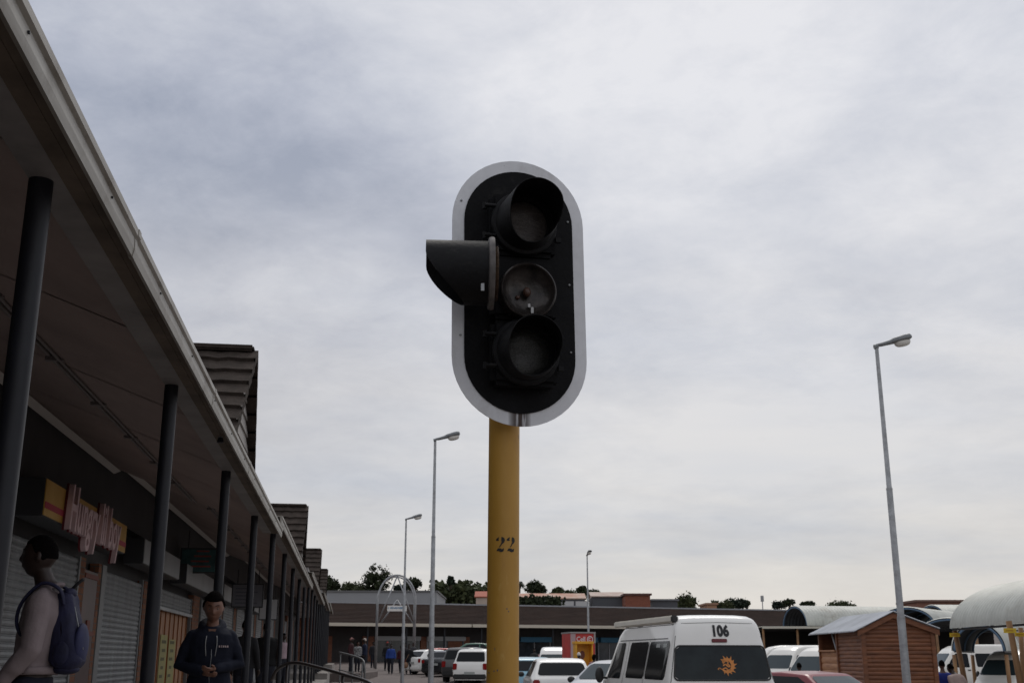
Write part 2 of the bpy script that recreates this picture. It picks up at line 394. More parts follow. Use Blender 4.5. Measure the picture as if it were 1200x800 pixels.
def lamp_unit(zc, lensmat, nm, L_=0.222):
    C = HM @ Matrix.Translation((0, -0.084, zc + DZ)) @ RX
    ring = MB(); ring.lathe([(0.100, 0.0), (0.132, 0.0), (0.134, 0.010), (0.131, 0.022), (0.120, 0.028), (0.112, 0.027), (0.108, 0.012), (0.100, 0.006), (0.100, 0.0)], 48, C)
    for dz in (0.062, -0.062):
        ring.box((0, 0, 0), (1, 1, 1)) if False else None
        ring.tube([C @ Vector((-0.118, dz, 0.018)), C @ Vector((-0.162, dz, 0.018))], 0.008, 10)
        ring.tube([C @ Vector((-0.160, dz + 0.013, 0.012)), C @ Vector((-0.160, dz - 0.013, 0.012))], 0.0085, 10)
        ring.box(tuple(C @ Vector((0.136, dz, 0.012))), (0.022, 0.02, 0.018), YAW)
    d = ring.build('lamp_door', M_blackplastic, ts, True, angle=40)
    l = MB()
    l.lathe([(0.104 * sin(a), -0.002 + 0.034 * cos(a) - 0.012) for a in [pi / 2 * k / 8 for k in range(0, 9)]][::-1] , 48, C)
    l.build(nm, lensmat, d, True)
    v = MB(); visor(v, L_, 0.119, 0.101, C @ Matrix.Translation((0, 0, 0.014)))
    v.build('visor', M_blackplastic, d, True, angle=40)
    return d
def lensmat(name, c):
    m = mat(name, c, 0.22, var=0.35, vscale=30, bump=0.25, bscale=120, stretch=(1, 1, 4)); return m
lamp_unit(SP, lensmat('lens_top', (0.09, 0.077, 0.072)), 'lens')
lamp_unit(-SP, lensmat('lens_bottom', (0.035, 0.035, 0.033)), 'lens', 0.165)
# middle lamp: door swung open to the left, its hood pointing left; the bare reflector shows in the opening
C = HM @ Matrix.Translation((0.004, -0.084, DZ - 0.026)) @ RX
mb = MB(); mb.lathe([(0.0, 0.003), (0.03, 0.005), (0.06, 0.012), (0.085, 0.026), (0.100, 0.044), (0.102, 0.052), (0.106, 0.055), (0.111, 0.052), (0.113, 0.0)], 48, C)
mb.build('reflector', mat('dark_reflector', (0.05, 0.042, 0.038), 0.3, 0.4, c2=(0.008, 0.007, 0.007), vscale=14, bump=0.2), ts, True, angle=50)  # bowl colour mottled from dark brown to near black
mb = MB(); mb.ball(tuple(C @ Vector((0.0, 0.0, 0.02))), (0.016, 0.016, 0.02), 12, 8)
mb.ball(tuple(C @ Vector((-0.035, -0.02, 0.012))), (0.010, 0.006, 0.008), 8, 6)
mb.build('bulb', mat('burnt_bulb', (0.06, 0.028, 0.018), 0.4), ts, True)
mb = MB(); mb.box(tuple(C @ Vector((0.018, -0.075, 0.03))), (0.010, 0.008, 0.024)); mb.box(tuple(C @ Vector((0.008, -0.055, 0.022))), (0.009, 0.008, 0.014))
mb.build('lamp_clip', mat('clip', (0.5, 0.5, 0.5), 0.5), ts)
hp = HM @ Vector((-0.150, -0.105, 0.0))            # the hinge line
axis = Vector((-cos(radians(4)), -sin(radians(4)), 0.0)); upv = Vector((0.0, 0.0, 1)).normalized()
side = upv.cross(axis).normalized()
D = Matrix.Translation(hp + Vector((0.024, -0.13, -0.024))) @ Matrix((( side.x, upv.x, axis.x, 0), (side.y, upv.y, axis.y, 0), (side.z, upv.z, axis.z, 0), (0, 0, 0, 1))) @ Matrix.Rotation(radians(-4), 4, 'Z')
ring = MB(); ring.lathe([(0.100, 0.0), (0.136, 0.0), (0.138, 0.010), (0.134, 0.020), (0.120, 0.024), (0.110, 0.022), (0.104, 0.008), (0.100, 0.0)], 48, D)
for dz in (0.062, -0.062):
    ring.tube([D @ Vector((-0.13, dz, 0.004)), HM @ Vector((-0.135, -0.09, dz))], 0.009, 8)
d = ring.build('lamp_door', mat('worn_door_rim', (0.10, 0.09, 0.085), 0.6, var=0.4, vscale=20), ts, True, angle=40)
d['label'] = 'round middle lamp door swung open to the side with its hood'
l = MB(); l.lathe([(0.104 * sin(a), -0.014 + 0.034 * cos(a)) for a in [pi / 2 * k / 8 for k in range(0, 9)]][::-1], 40, D)
l.build('lens', lensmat('lens_mid', (0.08, 0.05, 0.03)), d, True)
v = MB(); visor(v, 0.240, 0.121, 0.121, D @ Matrix.Translation((0, 0, 0.014))); v.build('visor', M_blackplastic, d, True, angle=40)
v = MB(); v.box(tuple(D @ Vector((0.10, -0.075, 0.045))), (0.012, 0.006, 0.035)); v.build('visor_clip', M_steel, d)
# pole
M_pole = mat('ochre_pole_paint', (0.50, 0.275, 0.045), 0.5, c2=(0.43, 0.225, 0.032), vscale=3.0, bump=0.12, bscale=18, stretch=(1, 1, 0.45))
add_wear(M_pole, (0.30, 0.13, 0.03), 5, .52, .70, (1, 1, .25), amount=.75)
add_wear(M_pole, (0.62, 0.42, 0.13), 14, .60, .70, (1, 1, .3), amount=.5, off=7.0)
add_wear(M_pole, (0.12, 0.085, 0.06), 26, .665, .71, (1, 1, .6), amount=.8, off=3.0)
PX0, PX1 = -0.071, -0.055
ppt = lambda z: Vector((PX0 + (PX1 - PX0) * z / 3.3, 0.115, z))
mb = MB(); mb.tube([ppt(-0.3), ppt(0.8), ppt(1.6), ppt(2.4), ppt(3.3)], 0.0605, 48); mb.build('pole', M_pole, ts, True, angle=40)
for z in (2.75, 3.1):
    mb = MB(); mb.box(tuple(ppt(z)), (0.15, 0.17, 0.06)); mb.build('clamp', M_black, ts)
# stencilled 22 wrapped on the pole
def on_pole(u, v, off=0.0012):
    c = ppt(v); a = u / 0.0605; r = 0.0605 + off
    return Vector((c.x + r * sin(a), c.y - r * cos(a), v))
def stroke(mb, pts, wd, cu, cv, sc):
    for i in range(len(pts) - 1):
        (x0, y0), (x1, y1) = pts[i], pts[i + 1]
        dx, dy = x1 - x0, y1 - y0; l = sqrt(dx * dx + dy * dy) + 1e-9
        pv = (pts[max(0, i - 1)], pts[i + 1]); nv = (pts[i], pts[min(len(pts) - 1, i + 2)])
        def nrm(a, b_):
            ex, ey = b_[0] - a[0], b_[1] - a[1]; q = sqrt(ex * ex + ey * ey) + 1e-9; return (-ey / q, ex / q)
        n0 = nrm(*pv); n1_ = nrm(*nv)
        w0, w1 = wd[i] * 0.80, wd[i + 1] * 0.80
        q = [(x0 + n0[0] * w0, y0 + n0[1] * w0), (x1 + n1_[0] * w1, y1 + n1_[1] * w1), (x1 - n1_[0] * w1, y1 - n1_[1] * w1), (x0 - n0[0] * w0, y0 - n0[1] * w0)]
        mb.face([on_pole(cu + a * sc, cv + b_ * sc) for a, b_ in q])
mb = MB()
PN = at(589, 637, SY + 0.06).z
for cu in (-0.0205, 0.0205):
    cu += 0.0085
    # upper bowl in two stencil halves, then the foot
    arcR = [(0.06 + 0.30 * cos(a), 0.42 + 0.42 * sin(a)) for a in [radians(72 - 14 * k) for k in range(0, 11)]]
    arcR += [(0.05, -0.22), (-0.12, -0.42)]
    wR = [0.06, 0.13, 0.2, 0.26, 0.29, 0.29, 0.26, 0.2, 0.15, 0.12, 0.1, 0.07, 0.05]
    stroke(mb, arcR, wR, cu, PN, 0.030)
    arcL = [(0.0 + 0.36 * cos(a), 0.42 + 0.42 * sin(a)) for a in [radians(112 + 12 * k) for k in range(0, 7)]]
    stroke(mb, arcL, [0.05, 0.08, 0.11, 0.15, 0.22, 0.26, 0.2], cu, PN, 0.030)
    foot = [(-0.44, -0.86), (-0.25, -0.70), (-0.05, -0.74), (0.15, -0.82), (0.33, -0.80), (0.44, -0.56)]
    stroke(mb, foot, [0.06, 0.2, 0.26, 0.26, 0.2, 0.05], cu, PN, 0.030)
mb.build('stencil_number', mat('stencil_paint', (0.02, 0.018, 0.015), 0.7), ts)
for (px_, py_, w, h) in ((594, 713, 0.0035, 0.0022), (596, 716, 0.0022, 0.003), (573, 788, 0.004, 0.003), (579, 786, 0.003, 0.003), (583, 785, 0.003, 0.004), (580, 760, 0.0015, 0.006)):
    p = at(px_, py_, SY + 0.06); u = p.x - 0.029 - ppt(p.z).x
    u = 0.0605 * math.asin(max(-0.95, min(0.95, u / 0.0605)))
    mb = MB(); mb.face([on_pole(u + w * cos(a) * (1 + .3 * sin(3 * a)), p.z + h * sin(a), 0.0008) for a in [2 * pi * k / 9 for k in range(9)]])
    mb.build('paint_chip', mat('chips', (0.12, 0.11, 0.12), 0.8), ts)

# ------------------------------------------------------------------ the shopping arcade on the left
SL = 0.143; RZ = math.atan(SL)
arc = thing('shopping_arcade', 'long dark shopping arcade with grey columns, pale gutter and small tiled gables', 'building', (0, 0, 0), RZ)
cs, sn = cos(RZ), sin(RZ)
def lx(i): return i * cs
def ly(i, Y): return Y / cs - i * sn           # world Y on the line of intercept i -> local y
def A(name, fn_mb, m, smooth=False, **k): return fn_mb.build(name, m, arc, smooth, **k)
secs = [(-6, 16.5, 0.0), (16.5, 32.2, 0.16), (32.2, 50.5, 0.50), (50.5, 68.5, 0.92), (68.5, 84, 1.30)]
plat = [0.40, 0.44, 0.60, 0.85, 1.10]
def sec_of(y):
    for k, s_ in enumerate(secs):
        if s_[0] <= y < s_[1]: return k
    return len(secs) - 1
# raised walkway
mb = MB()
for k, (a, b_, d_) in enumerate(secs):
    mb.span((lx(-3.45), a, -0.4), (lx(-0.72), b_ - 0.002, plat[k]))
tag(mb.build('walkway', M_concrete, None, rz=RZ), kind='structure')
H0 = CAMZ
for k, (a, b_, d_) in enumerate(secs):
    zt = H0 + 1.70 + d_
    mb = MB(); mb.span((lx(-1.235), a, zt), (lx(-1.115), b_, zt + 0.20)); A('beam', mb, M_beam)
    mb = MB(); mb.span((lx(-1.112), a, zt - 0.005), (lx(-1.05), b_, zt + 0.03))
    mb.span((lx(-1.05), a + 0.001, zt - 0.002), (lx(-0.990), b_ - 0.001, zt + 0.028)); A('soffit', mb, M_soffit)
    # gutter: a pressed channel with a rolled lip
    mb = MB(); x0, x1 = lx(-0.985), lx(-0.958); zb = H0 + 1.648 + d_
    poly = [(x0 - 0.004, zb), (x0 + 0.012, zb - 0.004), (x1 - 0.008, zb + 0.03), (x1 - 0.010, zb + 0.075), (x1 + 0.004, zb + 0.085), (x1 + 0.004, zb + 0.115), (x0 - 0.06, zb + 0.115), (x0 - 0.06, zb + 0.10), (x0 - 0.004, zb + 0.10)]
    mb.prism([(p[0], p[1]) for p in poly], 1, a - (0.25 if k else 0), b_ + 0.05)
    g_ = A('gutter', mb, M_gutter)
    for q in range(int((b_ - a) / 1.2) if k < 2 else 0):
        yy = a + 0.6 + q * 1.2; mb = MB(); mb.box((x1 - 0.006, yy, zb + 0.055), (0.008, 0.008, 0.008)); A('gutter_bolt', mb, M_greypaint).parent = g_
    for q in range(int((b_ - a) / 3.0)):
        mb = MB(); yy = a + 1.7 + q * 3.0; mb.prism([(p[0] + (0.003 if p[0] > x0 else -0.002), p[1] + (0.003 if p[1] > zb + .05 else -0.003)) for p in poly], 1, yy, yy + 0.05); A('gutter_joint', mb, M_gutter).parent = g_
    # ceiling: slopes up to the shop wall, in long boards with cover strips
    z1 = H0 + 1.75 + d_; z2 = H0 + 2.60 + d_
    def cz(x, z1=z1, z2=z2): return z1 + (z2 - z1) * (lx(-1.2) - x) / (lx(-1.2) - lx(-3.4))
    mb = MB(); mb.face([(lx(-1.2), a, z1), (lx(-1.2), b_, z1), (lx(-3.4), b_, z2), (lx(-3.4), a, z2)]); mb.face([(lx(-1.2), a, z1 + .03), (lx(-1.2), b_, z1 + .03), (lx(-3.4), b_, z2 + .03), (lx(-3.4), a, z2 + .03)])
    ce = A('ceiling', mb, M_ceiling)
    n = int((b_ - a) / 2.4)
    for q in range(n + 1):
        yy = a + 0.3 + q * 2.4; mb = MB()
        mb.face([(lx(-1.25), yy, cz(lx(-1.25)) - 0.006), (lx(-1.25), yy + 0.04, cz(lx(-1.25)) - 0.006), (lx(-3.35), yy + 0.04, cz(lx(-3.35)) - 0.006), (lx(-3.35), yy, cz(lx(-3.35)) - 0.006)])
        A('cover_strip', mb, M_ceiling).parent = ce
    # pale cornice where ceiling meets wall
    mb = MB(); mb.prism([(lx(-3.37), z2 - 0.10), (lx(-3.28), cz(lx(-3.28)) - 0.012), (lx(-3.37), cz(lx(-3.37)) - 0.01)], 1, a, b_)
    A('cornice', mb, mat('cornice_paint', (0.5, 0.47, 0.44), 0.7))
    # conduit runs with joints
    mb = MB()
    for off in (0.0, 0.07):
        xx = lx(-2.196) - off; mb.tube([(xx, a, cz(xx) - 0.02), (xx, b_, cz(xx) - 0.02)], 0.012, 8)
    for q in range(int((b_ - a) / 1.55)):
        yy = a + 0.5 + q * 1.55; xx = lx(-2.23); mb.box((xx, yy, cz(xx) - 0.025), (0.13, 0.05, 0.03))
    A('conduit', mb, mat('conduit_grey', (0.15, 0.13, 0.125), 0.6))
    # end closing between sections
    # roof
    mb = MB()
    Z0 = zb + 0.09
    mb.face([(lx(-1.0), a, Z0), (lx(-1.0), b_ + .05, Z0), (lx(-5.2), b_ + .05, Z0 + 1.80), (lx(-5.2), a, Z0 + 1.80)])
    mb.face([(lx(-1.05), b_ + .045, Z0 + 0.01), (lx(-1.05), b_ + .045, Z0), (lx(-5.2), b_ + .045, Z0 + 1.80), (lx(-5.2), b_ + .045, Z0 + 1.72)])
    A('roof', mb, M_tile)
# shop wall
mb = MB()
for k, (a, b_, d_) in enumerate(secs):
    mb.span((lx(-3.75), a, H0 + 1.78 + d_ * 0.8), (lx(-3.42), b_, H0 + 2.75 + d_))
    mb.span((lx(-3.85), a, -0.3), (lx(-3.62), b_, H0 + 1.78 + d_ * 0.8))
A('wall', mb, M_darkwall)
mb = MB()
mb.span((lx(-9.0), 83.9, -0.3), (lx(-1.3), 84.2, 4.2)); A('end_wall', mb, M_farbrick)
# columns
col_ys = [-3.0, 0.55, 4.07, 7.37, 10.91, 14.45] + [18.1 + 3.6 * k for k in range(18)]
for yy in col_ys:
    k = sec_of(yy); top = H0 + 1.70 + secs[k][2]
    mb = MB(); mb.tube([(lx(-1.195), yy, plat[k]), (lx(-1.195), yy, top)], 0.044, 20)
    mb.tube([(lx(-1.195), yy, plat[k]), (lx(-1.195), yy, plat[k] + 0.012)], 0.09, 20)
    A('column', mb, M_greypaint, True, angle=40)
# shopfronts between brick piers: (kind, start, end)
def W(i, Y): return ly(i, Y)
def shutter(a, b_, z0, z1, open_to=None):
    zlow = z0 if open_to is None else open_to
    nrow = int((z1 - zlow) / 0.078)
    prof = [(0.0, 0.0), (0.012, 0.012), (0.018, 0.035), (0.012, 0.060), (0.0, 0.070)]
    mb = MB(); pts = []
    for r in range(nrow):
        for px_, pz in prof: pts.append((px_, zlow + r * 0.078 + pz))
    x0 = lx(-3.50)
    vs = [[mb.bm.verts.new((x0 + p[0], y, p[1])) for p in pts] for y in (a + 0.05, b_ - 0.05)]
    for j in range(len(pts) - 1): mb.bm.faces.new((vs[0][j], vs[1][j], vs[1][j + 1], vs[0][j + 1]))
    s_ = A('roller_shutter', mb, M_shutter)
    for q0, q1 in ((a, a + 0.06), (b_ - 0.06, b_)):
        mb = MB(); mb.span((lx(-3.53), q0, z0), (lx(-3.465), q1, z1)); A('guide_rail', mb, mat('rail_grey', (0.18, 0.185, 0.19), 0.5, 0.3)).parent = s_
    mb = MB(); mb.box((lx(-3.46), (a + b_) / 2, zlow + 0.02), (0.05, b_ - a - 0.1, 0.06)); A('bottom_bar', mb, M_steel).parent = s_
    return s_
def pier(a, b_, z0, z1):
    mb = MB(); mb.span((lx(-3.60), a, z0), (lx(-3.475), b_, z1)); A('brick_pier', mb, M_brick)
ZT = 2.76
shutter(7.6, 11.35, 0.4, ZT)
pier(11.36, 11.62, 0.4, ZT)
shutter(11.65, 15.45, 0.4, ZT)
pier(15.46, 15.79, 0.4, ZT)
mb = MB(); mb.span((lx(-3.58), 15.80, 1.1), (lx(-3.476), 16.60, 2.62)); fr = A('display_window', mb, mat('maroon_panel', (0.055, 0.018, 0.016), 0.4, var=0.3, vscale=2))
for z in (1.05, 2.52):
    mb = MB(); mb.span((lx(-3.50), 15.80, z), (lx(-3.462), 16.60, z + 0.06)); A('window_bar', mb, mat('rust_red_bar', (0.16, 0.035, 0.02), 0.6)).parent = fr
mb = MB(); mb.span((lx(-3.50), 15.80, 1.78), (lx(-3.462), 16.60, 1.84))
mb.span((lx(-3.50), 16.12, 1.8), (lx(-3.455), 16.30, 1.98))
A('window_bar', mb, mat('rust_red_bar', (0.16, 0.035, 0.02), 0.6)).parent = fr
mb = MB(); mb.span((lx(-3.60), 15.80, 0.4), (lx(-3.47), 16.60, 1.04)); A('brick_sill_wall', mb, M_brick)
pier(16.61, 16.80, 0.4, ZT)
shutter(17.05, 20.2, 0.44, ZT)
mb = MB(); mb.span((lx(-3.6), 16.81, 0.4), (lx(-3.46), 17.04, ZT)); A('grey_post', mb, mat('rail_grey', (0.1, 0.1, 0.1)))
pier(20.35, 21.25, 0.44, ZT)
shutter(21.5, 26.6, 0.44, ZT, open_to=2.36)
# timber door with posters
M_doorwood = mat('door_timber', (0.42, 0.17, 0.05), 0.5, c2=(0.22, 0.085, 0.028), vscale=4, stretch=(3, 3, 0.3))
mb = MB(); mb.span((lx(-3.60), 21.6, 0.44), (lx(-3.55), 26.5, 2.5)); dr = A('timber_door', mb, M_doorwood)
mb = MB()
for q in range(9): mb.span((lx(-3.55), 21.6 + q * 0.6, 0.44), (lx(-3.53), 21.65 + q * 0.6, 2.4))
A('door_batten', mb, mat('batten', (0.26, 0.10, 0.032), 0.6)).parent = dr
M_poster = mat('yellow_poster', (0.36, 0.31, 0.08), 0.6, c2=(0.26, 0.24, 0.09), vscale=7)
for a, b_, z0, z1 in ((22.9, 23.75, 1.0, 1.92), (24.0, 24.9, 1.0, 1.85)):
    mb = MB(); mb.span((lx(-3.528), a, z0), (lx(-3.522), b_, z1)); p_ = A('poster', mb, M_poster); p_.parent = dr
    mb = MB()
    for q in range(5): mb.span((lx(-3.5215), a + 0.15 + 0.1 * (q % 2), z0 + 0.12 + q * 0.16), (lx(-3.519), a + 0.5 + 0.05 * q, z0 + 0.18 + q * 0.16))
    A('poster_print', mb, mat('print_dark', (0.10, 0.09, 0.03), 0.7)).parent = dr
mb = MB(); mb.lathe([(0.0, 0), (0.14, 0), (0.14, 0.01), (0, 0.01)], 20, Matrix.Translation((lx(-3.525), 22.2, 2.0)) @ Matrix.Rotation(radians(90), 4, 'Y')); A('red_disc', mb, mat('red_disc', (0.5, 0.03, 0.04), 0.5)).parent = dr
pier(26.9, 28.0, 0.44, ZT + 0.1)
shutter(28.3, 31.9, 0.44, ZT + 0.1)
y = 32.5
while y < 80:
    k = sec_of(y); z0 = plat[k]; zt = ZT + secs[k][2] * 0.85
    pier(y, y + 0.75, z0, zt)
    if int(y * 7) % 3: shutter(y + 0.9, y + 3.9, z0, zt)
    else:
        mb = MB(); mb.span((lx(-3.56), y + 0.8, z0), (lx(-3.52), y + 3.95, zt)); w_ = A('shop_window', mb, M_glass)
        mb = MB()
        for q in range(4): mb.span((lx(-3.53), y + 0.8 + q * 1.03, z0), (lx(-3.47), y + 0.86 + q * 1.03, zt))
        A('window_frame', mb, mat('rail_grey', (0.1, 0.1, 0.1))).parent = w_
    y += 4.1
# gables
def gable(yc, base, zr, hw, i_front=-1.20):
    """cross gable facing the road: ridge square to the arcade"""
    g_h = zr - base
    RB = H0 + 1.735 + secs[sec_of(yc)][2]
    xf = lx(i_front); xb = lx(-4.6)
    mb = MB(); nu, nv = 26, 8 * 8
    rows = 9
    for sgn in (-1, 1):
        def P(u, v):
            t_ = v * rows; r_ = min(rows - 1, int(t_)); fr_ = t_ - r_
            x = xf + 0.08 * (1 - v) + (xb - xf) * u
            wave = 0.016 * abs(sin(pi * (x / 0.30)))
            lift = 0.032 * fr_
            yy = yc + sgn * (hw + 0.06) * v; z = zr - g_h * v * 1.04 + lift + wave
            z = max(z, RB + (lx(-1.0) - x) * 1.80 / (lx(-1.0) - lx(-5.2)) - 0.03)
            return (x, yy + sgn * lift * 0.7, z)
        g_ = [[None] * (rows * 2) for _ in range(nu + 1)]
        for u in range(nu + 1):
            for r_ in range(rows):
                for e_ in (0, 1):
                    v = (r_ + (0.002 if e_ == 0 else 0.998)) / rows
                    g_[u][r_ * 2 + e_] = mb.bm.verts.new(P(u / nu, v))
        for u in range(nu):
            for v in range(rows * 2 - 1): mb.bm.faces.new((g_[u][v], g_[u + 1][v], g_[u + 1][v + 1], g_[u][v + 1]))
        # verge edge thickness, stepping with the courses
        for r_ in range(rows):
            if P(0, (r_ + .998) / rows)[2] < RB + (lx(-1.0) - xf) * .43 + .14: continue
            a = Vector(P(0, (r_ + .002) / rows)); b_ = Vector(P(0, (r_ + .998) / rows)); d_ = Vector((0, 0, -0.11))
            mb.face([a + Vector((0.02, 0, 0)), b_ + Vector((0.02, 0, 0)), b_ + d_ + Vector((0.02, 0, 0)), a + d_ + Vector((0.02, 0, 0))])
            mb.face([a + Vector((0.02, 0, 0)), b_ + Vector((0.02, 0, 0)), b_, a])
            mb.face([a + d_ + Vector((0.02, 0, 0)), b_ + d_ + Vector((0.02, 0, 0)), b_ + d_ + Vector((-0.1, 0, 0)), a + d_ + Vector((-0.1, 0, 0))])
    tl = A('gable_roof', mb, M_tile)
    mb = MB(); mb.tube([(xf + 0.05, yc, zr + 0.01), (xb, yc, zr + 0.01)], (0.10, 0.055), 10) if False else mb.box(((xf + xb) / 2 + 0.03, yc, zr + 0.02), (abs(xf - xb) + 0.05, 0.20, 0.07), bev=0.02)
    A('ridge_tile', mb, M_tile).parent = tl
    # board-clad gable end
    mb = MB(); xw = xf - 0.05; nb = 9
    for b in range(nb):
        z0 = base + g_h * b / nb; z1 = base + g_h * (b + 1) / nb
        w0 = (hw - 0.05) * (1 - b / nb); w1 = max(0.01, (hw - 0.05) * (1 - (b + 1) / nb))
        mb.face([(xw + 0.022, yc - w0, z0), (xw + 0.022, yc + w0, z0), (xw, yc + w1, z1), (xw, yc - w1, z1)])
        mb.face([(xw, yc - w0, z0), (xw, yc + w0, z0), (xw + 0.022, yc + w0, z0), (xw + 0.022, yc - w0, z0)])
    A('gable_boarding', mb, M_board).parent = tl
gable(12.44, 3.30, 4.79, 1.62)
gable(30.0, 3.7, 5.30, 1.62)
gable(47.5, 4.1, 5.75, 1.62)
gable(64.0, 4.5, 6.15, 1.62)
# small flood lights under the soffit
yy = 9.1
t_ = thing('soffit_light', 'small dark round lamp under the soffit beside the first gable', 'lamp', Matrix.Rotation(RZ, 4, 'Z') @ Vector((lx(-1.06), yy, H0 + 1.70)), RZ)
mb = MB(); mb.box((0, 0, -0.008), (0.03, 0.03, 0.02)); mb.build('bracket', M_steel, t_)
mb = MB(); mb.lathe([(0.0, 0.0), (0.02, 0.0), (0.028, -0.035), (0.022, -0.042), (0, -0.04)], 14, Matrix.Translation((0.0, 0, -0.014))); mb.build('lamp_head', M_greypaint, t_, True, angle=40)

# shop light boxes
def W3(i, Y, z): return Vector((i - SL * Y, Y, z))
M_boxside = mat('sign_box_side', (0.035, 0.037, 0.042), 0.5)
M_boxface = mat('sign_box_face', (0.30, 0.31, 0.32), 0.45, var=0.12, vscale=1.5)
def lightbox(ya, yb, z0, z1, label, face=M_boxface, dep=0.3, name='light_box'):
    c = W3(-3.42, (ya + yb) / 2, z0); L = (yb - ya) / cs
    t_ = thing(name, label, 'shop sign', c, RZ, 'shop sign boxes over the arcade shopfronts')
    mb = MB(); mb.span((0.0, -L / 2, 0), (dep - 0.004, L / 2, z1 - z0), bev=0.008); mb.build('box_casing', M_boxside, t_)
    mb = MB(); mb.span((dep - 0.004, -L / 2 + 0.012, 0.012), (dep + 0.006, L / 2 - 0.012, z1 - z0 - 0.012)); mb.build('sign_face', face, t_)
    return t_, L
M_yel = mat('sign_yellow', (0.62, 0.38, 0.10), 0.45, c2=(0.50, 0.27, 0.04), vscale=2.0)
hs, HL = lightbox(11.4, 15.8, 2.88, 3.27, 'yellow sign box with red stripe and pale pink raised script lettering', M_yel, name='shop_sign')
hs['group'] = 'shop sign boxes over the arcade shopfronts'
mb = MB(); mb.span((0.307, -HL / 2 + 0.02, 0.085), (0.312, HL / 2 - 0.02, 0.15)); mb.build('red_stripe', mat('stripe_red', (0.42, 0.03, 0.06), 0.5), hs)
TM = Matrix(((0, 0, 1, 0.36), (1, 0, 0, -0.05), (0, 1, 0, 0.17), (0, 0, 0, 1)))
tx = text_mesh('Hungry lil boy', 0.69, 0.03, 'lettering', mat('letter_pink', (0.72, 0.52, 0.54), 0.6), hs, TM, sx=0.72, bold=0.008, shear=0.12, spacing=1.0)
TM2 = Matrix(((0, 0, 1, 0.322), (1, 0, 0, -0.05), (0, 1, 0, 0.17), (0, 0, 0, 1)))
tx2 = text_mesh('Hungry lil boy', 0.69, 0.012, 'letter_sides', mat('letter_red', (0.14, 0.015, 0.02), 0.5), hs, TM2, sx=0.72, bold=0.018, shear=0.12, spacing=1.0)  # red sides of the raised letters, a bolder copy behind the pink faces
lightbox(17.3, 21.1, 2.87, 3.25, 'blank grey sign box next along from the yellow shop sign')
lightbox(22.1, 26.9, 2.87, 3.25, 'long blank grey sign box over the timber door')
lightbox(29.0, 32.9, 2.90, 3.30, 'blank grey sign box, third after the yellow shop sign')
lightbox(33.7, 36.8, 2.95, 3.40, 'blank grey sign box, fourth after the yellow shop sign')
lightbox(39.0, 42.2, 3.0, 3.5, 'small faded sign box, fifth after the yellow shop sign')
lightbox(46.0, 49.5, 3.1, 3.6, 'distant pale sign box near the far end of the arcade')
def hanging_sign(i, Y, z0, w, h, label, m, extra=None):
    t_ = thing('hanging_sign', label, 'shop sign', W3(i, Y, z0), RZ, 'signs hung across the arcade walkway')
    mb = MB(); mb.span((-w / 2, -0.05, 0), (w / 2, 0.05, h), bev=0.006); mb.build('sign_panel', M_boxside, t_)
    mb = MB(); mb.span((-w / 2 + 0.03, -0.056, 0.03), (w / 2 - 0.03, -0.051, h - 0.03)); f_ = mb.build('sign_face', m, t_)
    mb = MB(); mb.tube([(-w / 3, 0, h), (-w / 3, 0, h + 0.35)], 0.01, 6); mb.tube([(w / 3, 0, h), (w / 3, 0, h + 0.35)], 0.01, 6); mb.build('hanger', M_greypaint, t_)
    if extra: extra(t_)
    return t_
def teal_marks(t_):
    mb = MB()
    for q in range(4): mb.span((-0.26 + 0.05 * q, -0.06, 0.12 + 0.1 * q), (0.18 - 0.04 * (q % 2), -0.0565, 0.15 + 0.1 * q))
    mb.build('sign_print', mat('print_red', (0.3, 0.06, 0.05)), t_)
hanging_sign(-2.95, 23.0, 3.12, 0.85, 0.50, 'teal and red sign hung under the ceiling beside the woman', mat('teal_face', (0.035, 0.10, 0.105), 0.5, var=0.4, vscale=6), teal_marks)
def pale_marks(t_):
    mb = MB()
    for q in range(5): mb.span((-0.3, -0.06, 0.10 + 0.09 * q), (0.25 - 0.08 * (q % 3), -0.0565, 0.13 + 0.09 * q))
    mb.build('sign_print', mat('print_grey', (0.10, 0.10, 0.13)), t_)
hanging_sign(-2.55, 29.5, 2.72, 0.8, 0.60, 'pale grey sign with faint rows of print hung across the walkway', mat('pale_face', (0.17, 0.175, 0.20), 0.6), pale_marks)
hanging_sign(-2.3, 34.0, 2.55, 0.55, 0.62, 'bright white sign hung deeper in the arcade walkway', mat('bright_face', (0.45, 0.45, 0.46), 0.6))

# walkway rails
def rail(label, pts, r, posts, zfoot, mat_, bars=0):
    t_ = thing('handrail', label, 'handrail', (0, 0, 0), 0, 'handrails on the arcade steps')
    mb = MB()
    # smooth the polyline
    P = [Vector(p) for p in pts]; sm = []
    for i in range(len(P) - 1):
        a, b_ = P[i], P[i + 1]; n = 8
        p0 = P[max(0, i - 1)]; p3 = P[min(len(P) - 1, i + 2)]
        for k in range(n):
            t = k / n
            sm.append(0.5 * ((2 * a) + (b_ - p0) * t + (2 * p0 - 5 * a + 4 * b_ - p3) * t * t + (3 * a - p0 - 3 * b_ + p3) * t ** 3))
    sm.append(P[-1]); mb.tube(sm, r, 12); mb.build('top_rail', mat_, t_, True)
    for q in posts:
        p = sm[min(len(sm) - 1, int(q * (len(sm) - 1)))]
        mb = MB(); mb.tube([(p.x, p.y, zfoot), (p.x, p.y, p.z - r * 0.5)], r * 0.8, 10); mb.build('post', mat_, t_, True)
    if bars:
        mb = MB(); mb.tube([q + Vector((0, 0, -0.45)) for q in sm], r * 0.6, 8); mb.build('lower_rail', mat_, t_, True)
    return t_
M_railpaint = mat('rail_paint', (0.022, 0.015, 0.013), 0.4, var=0.3, vscale=8)
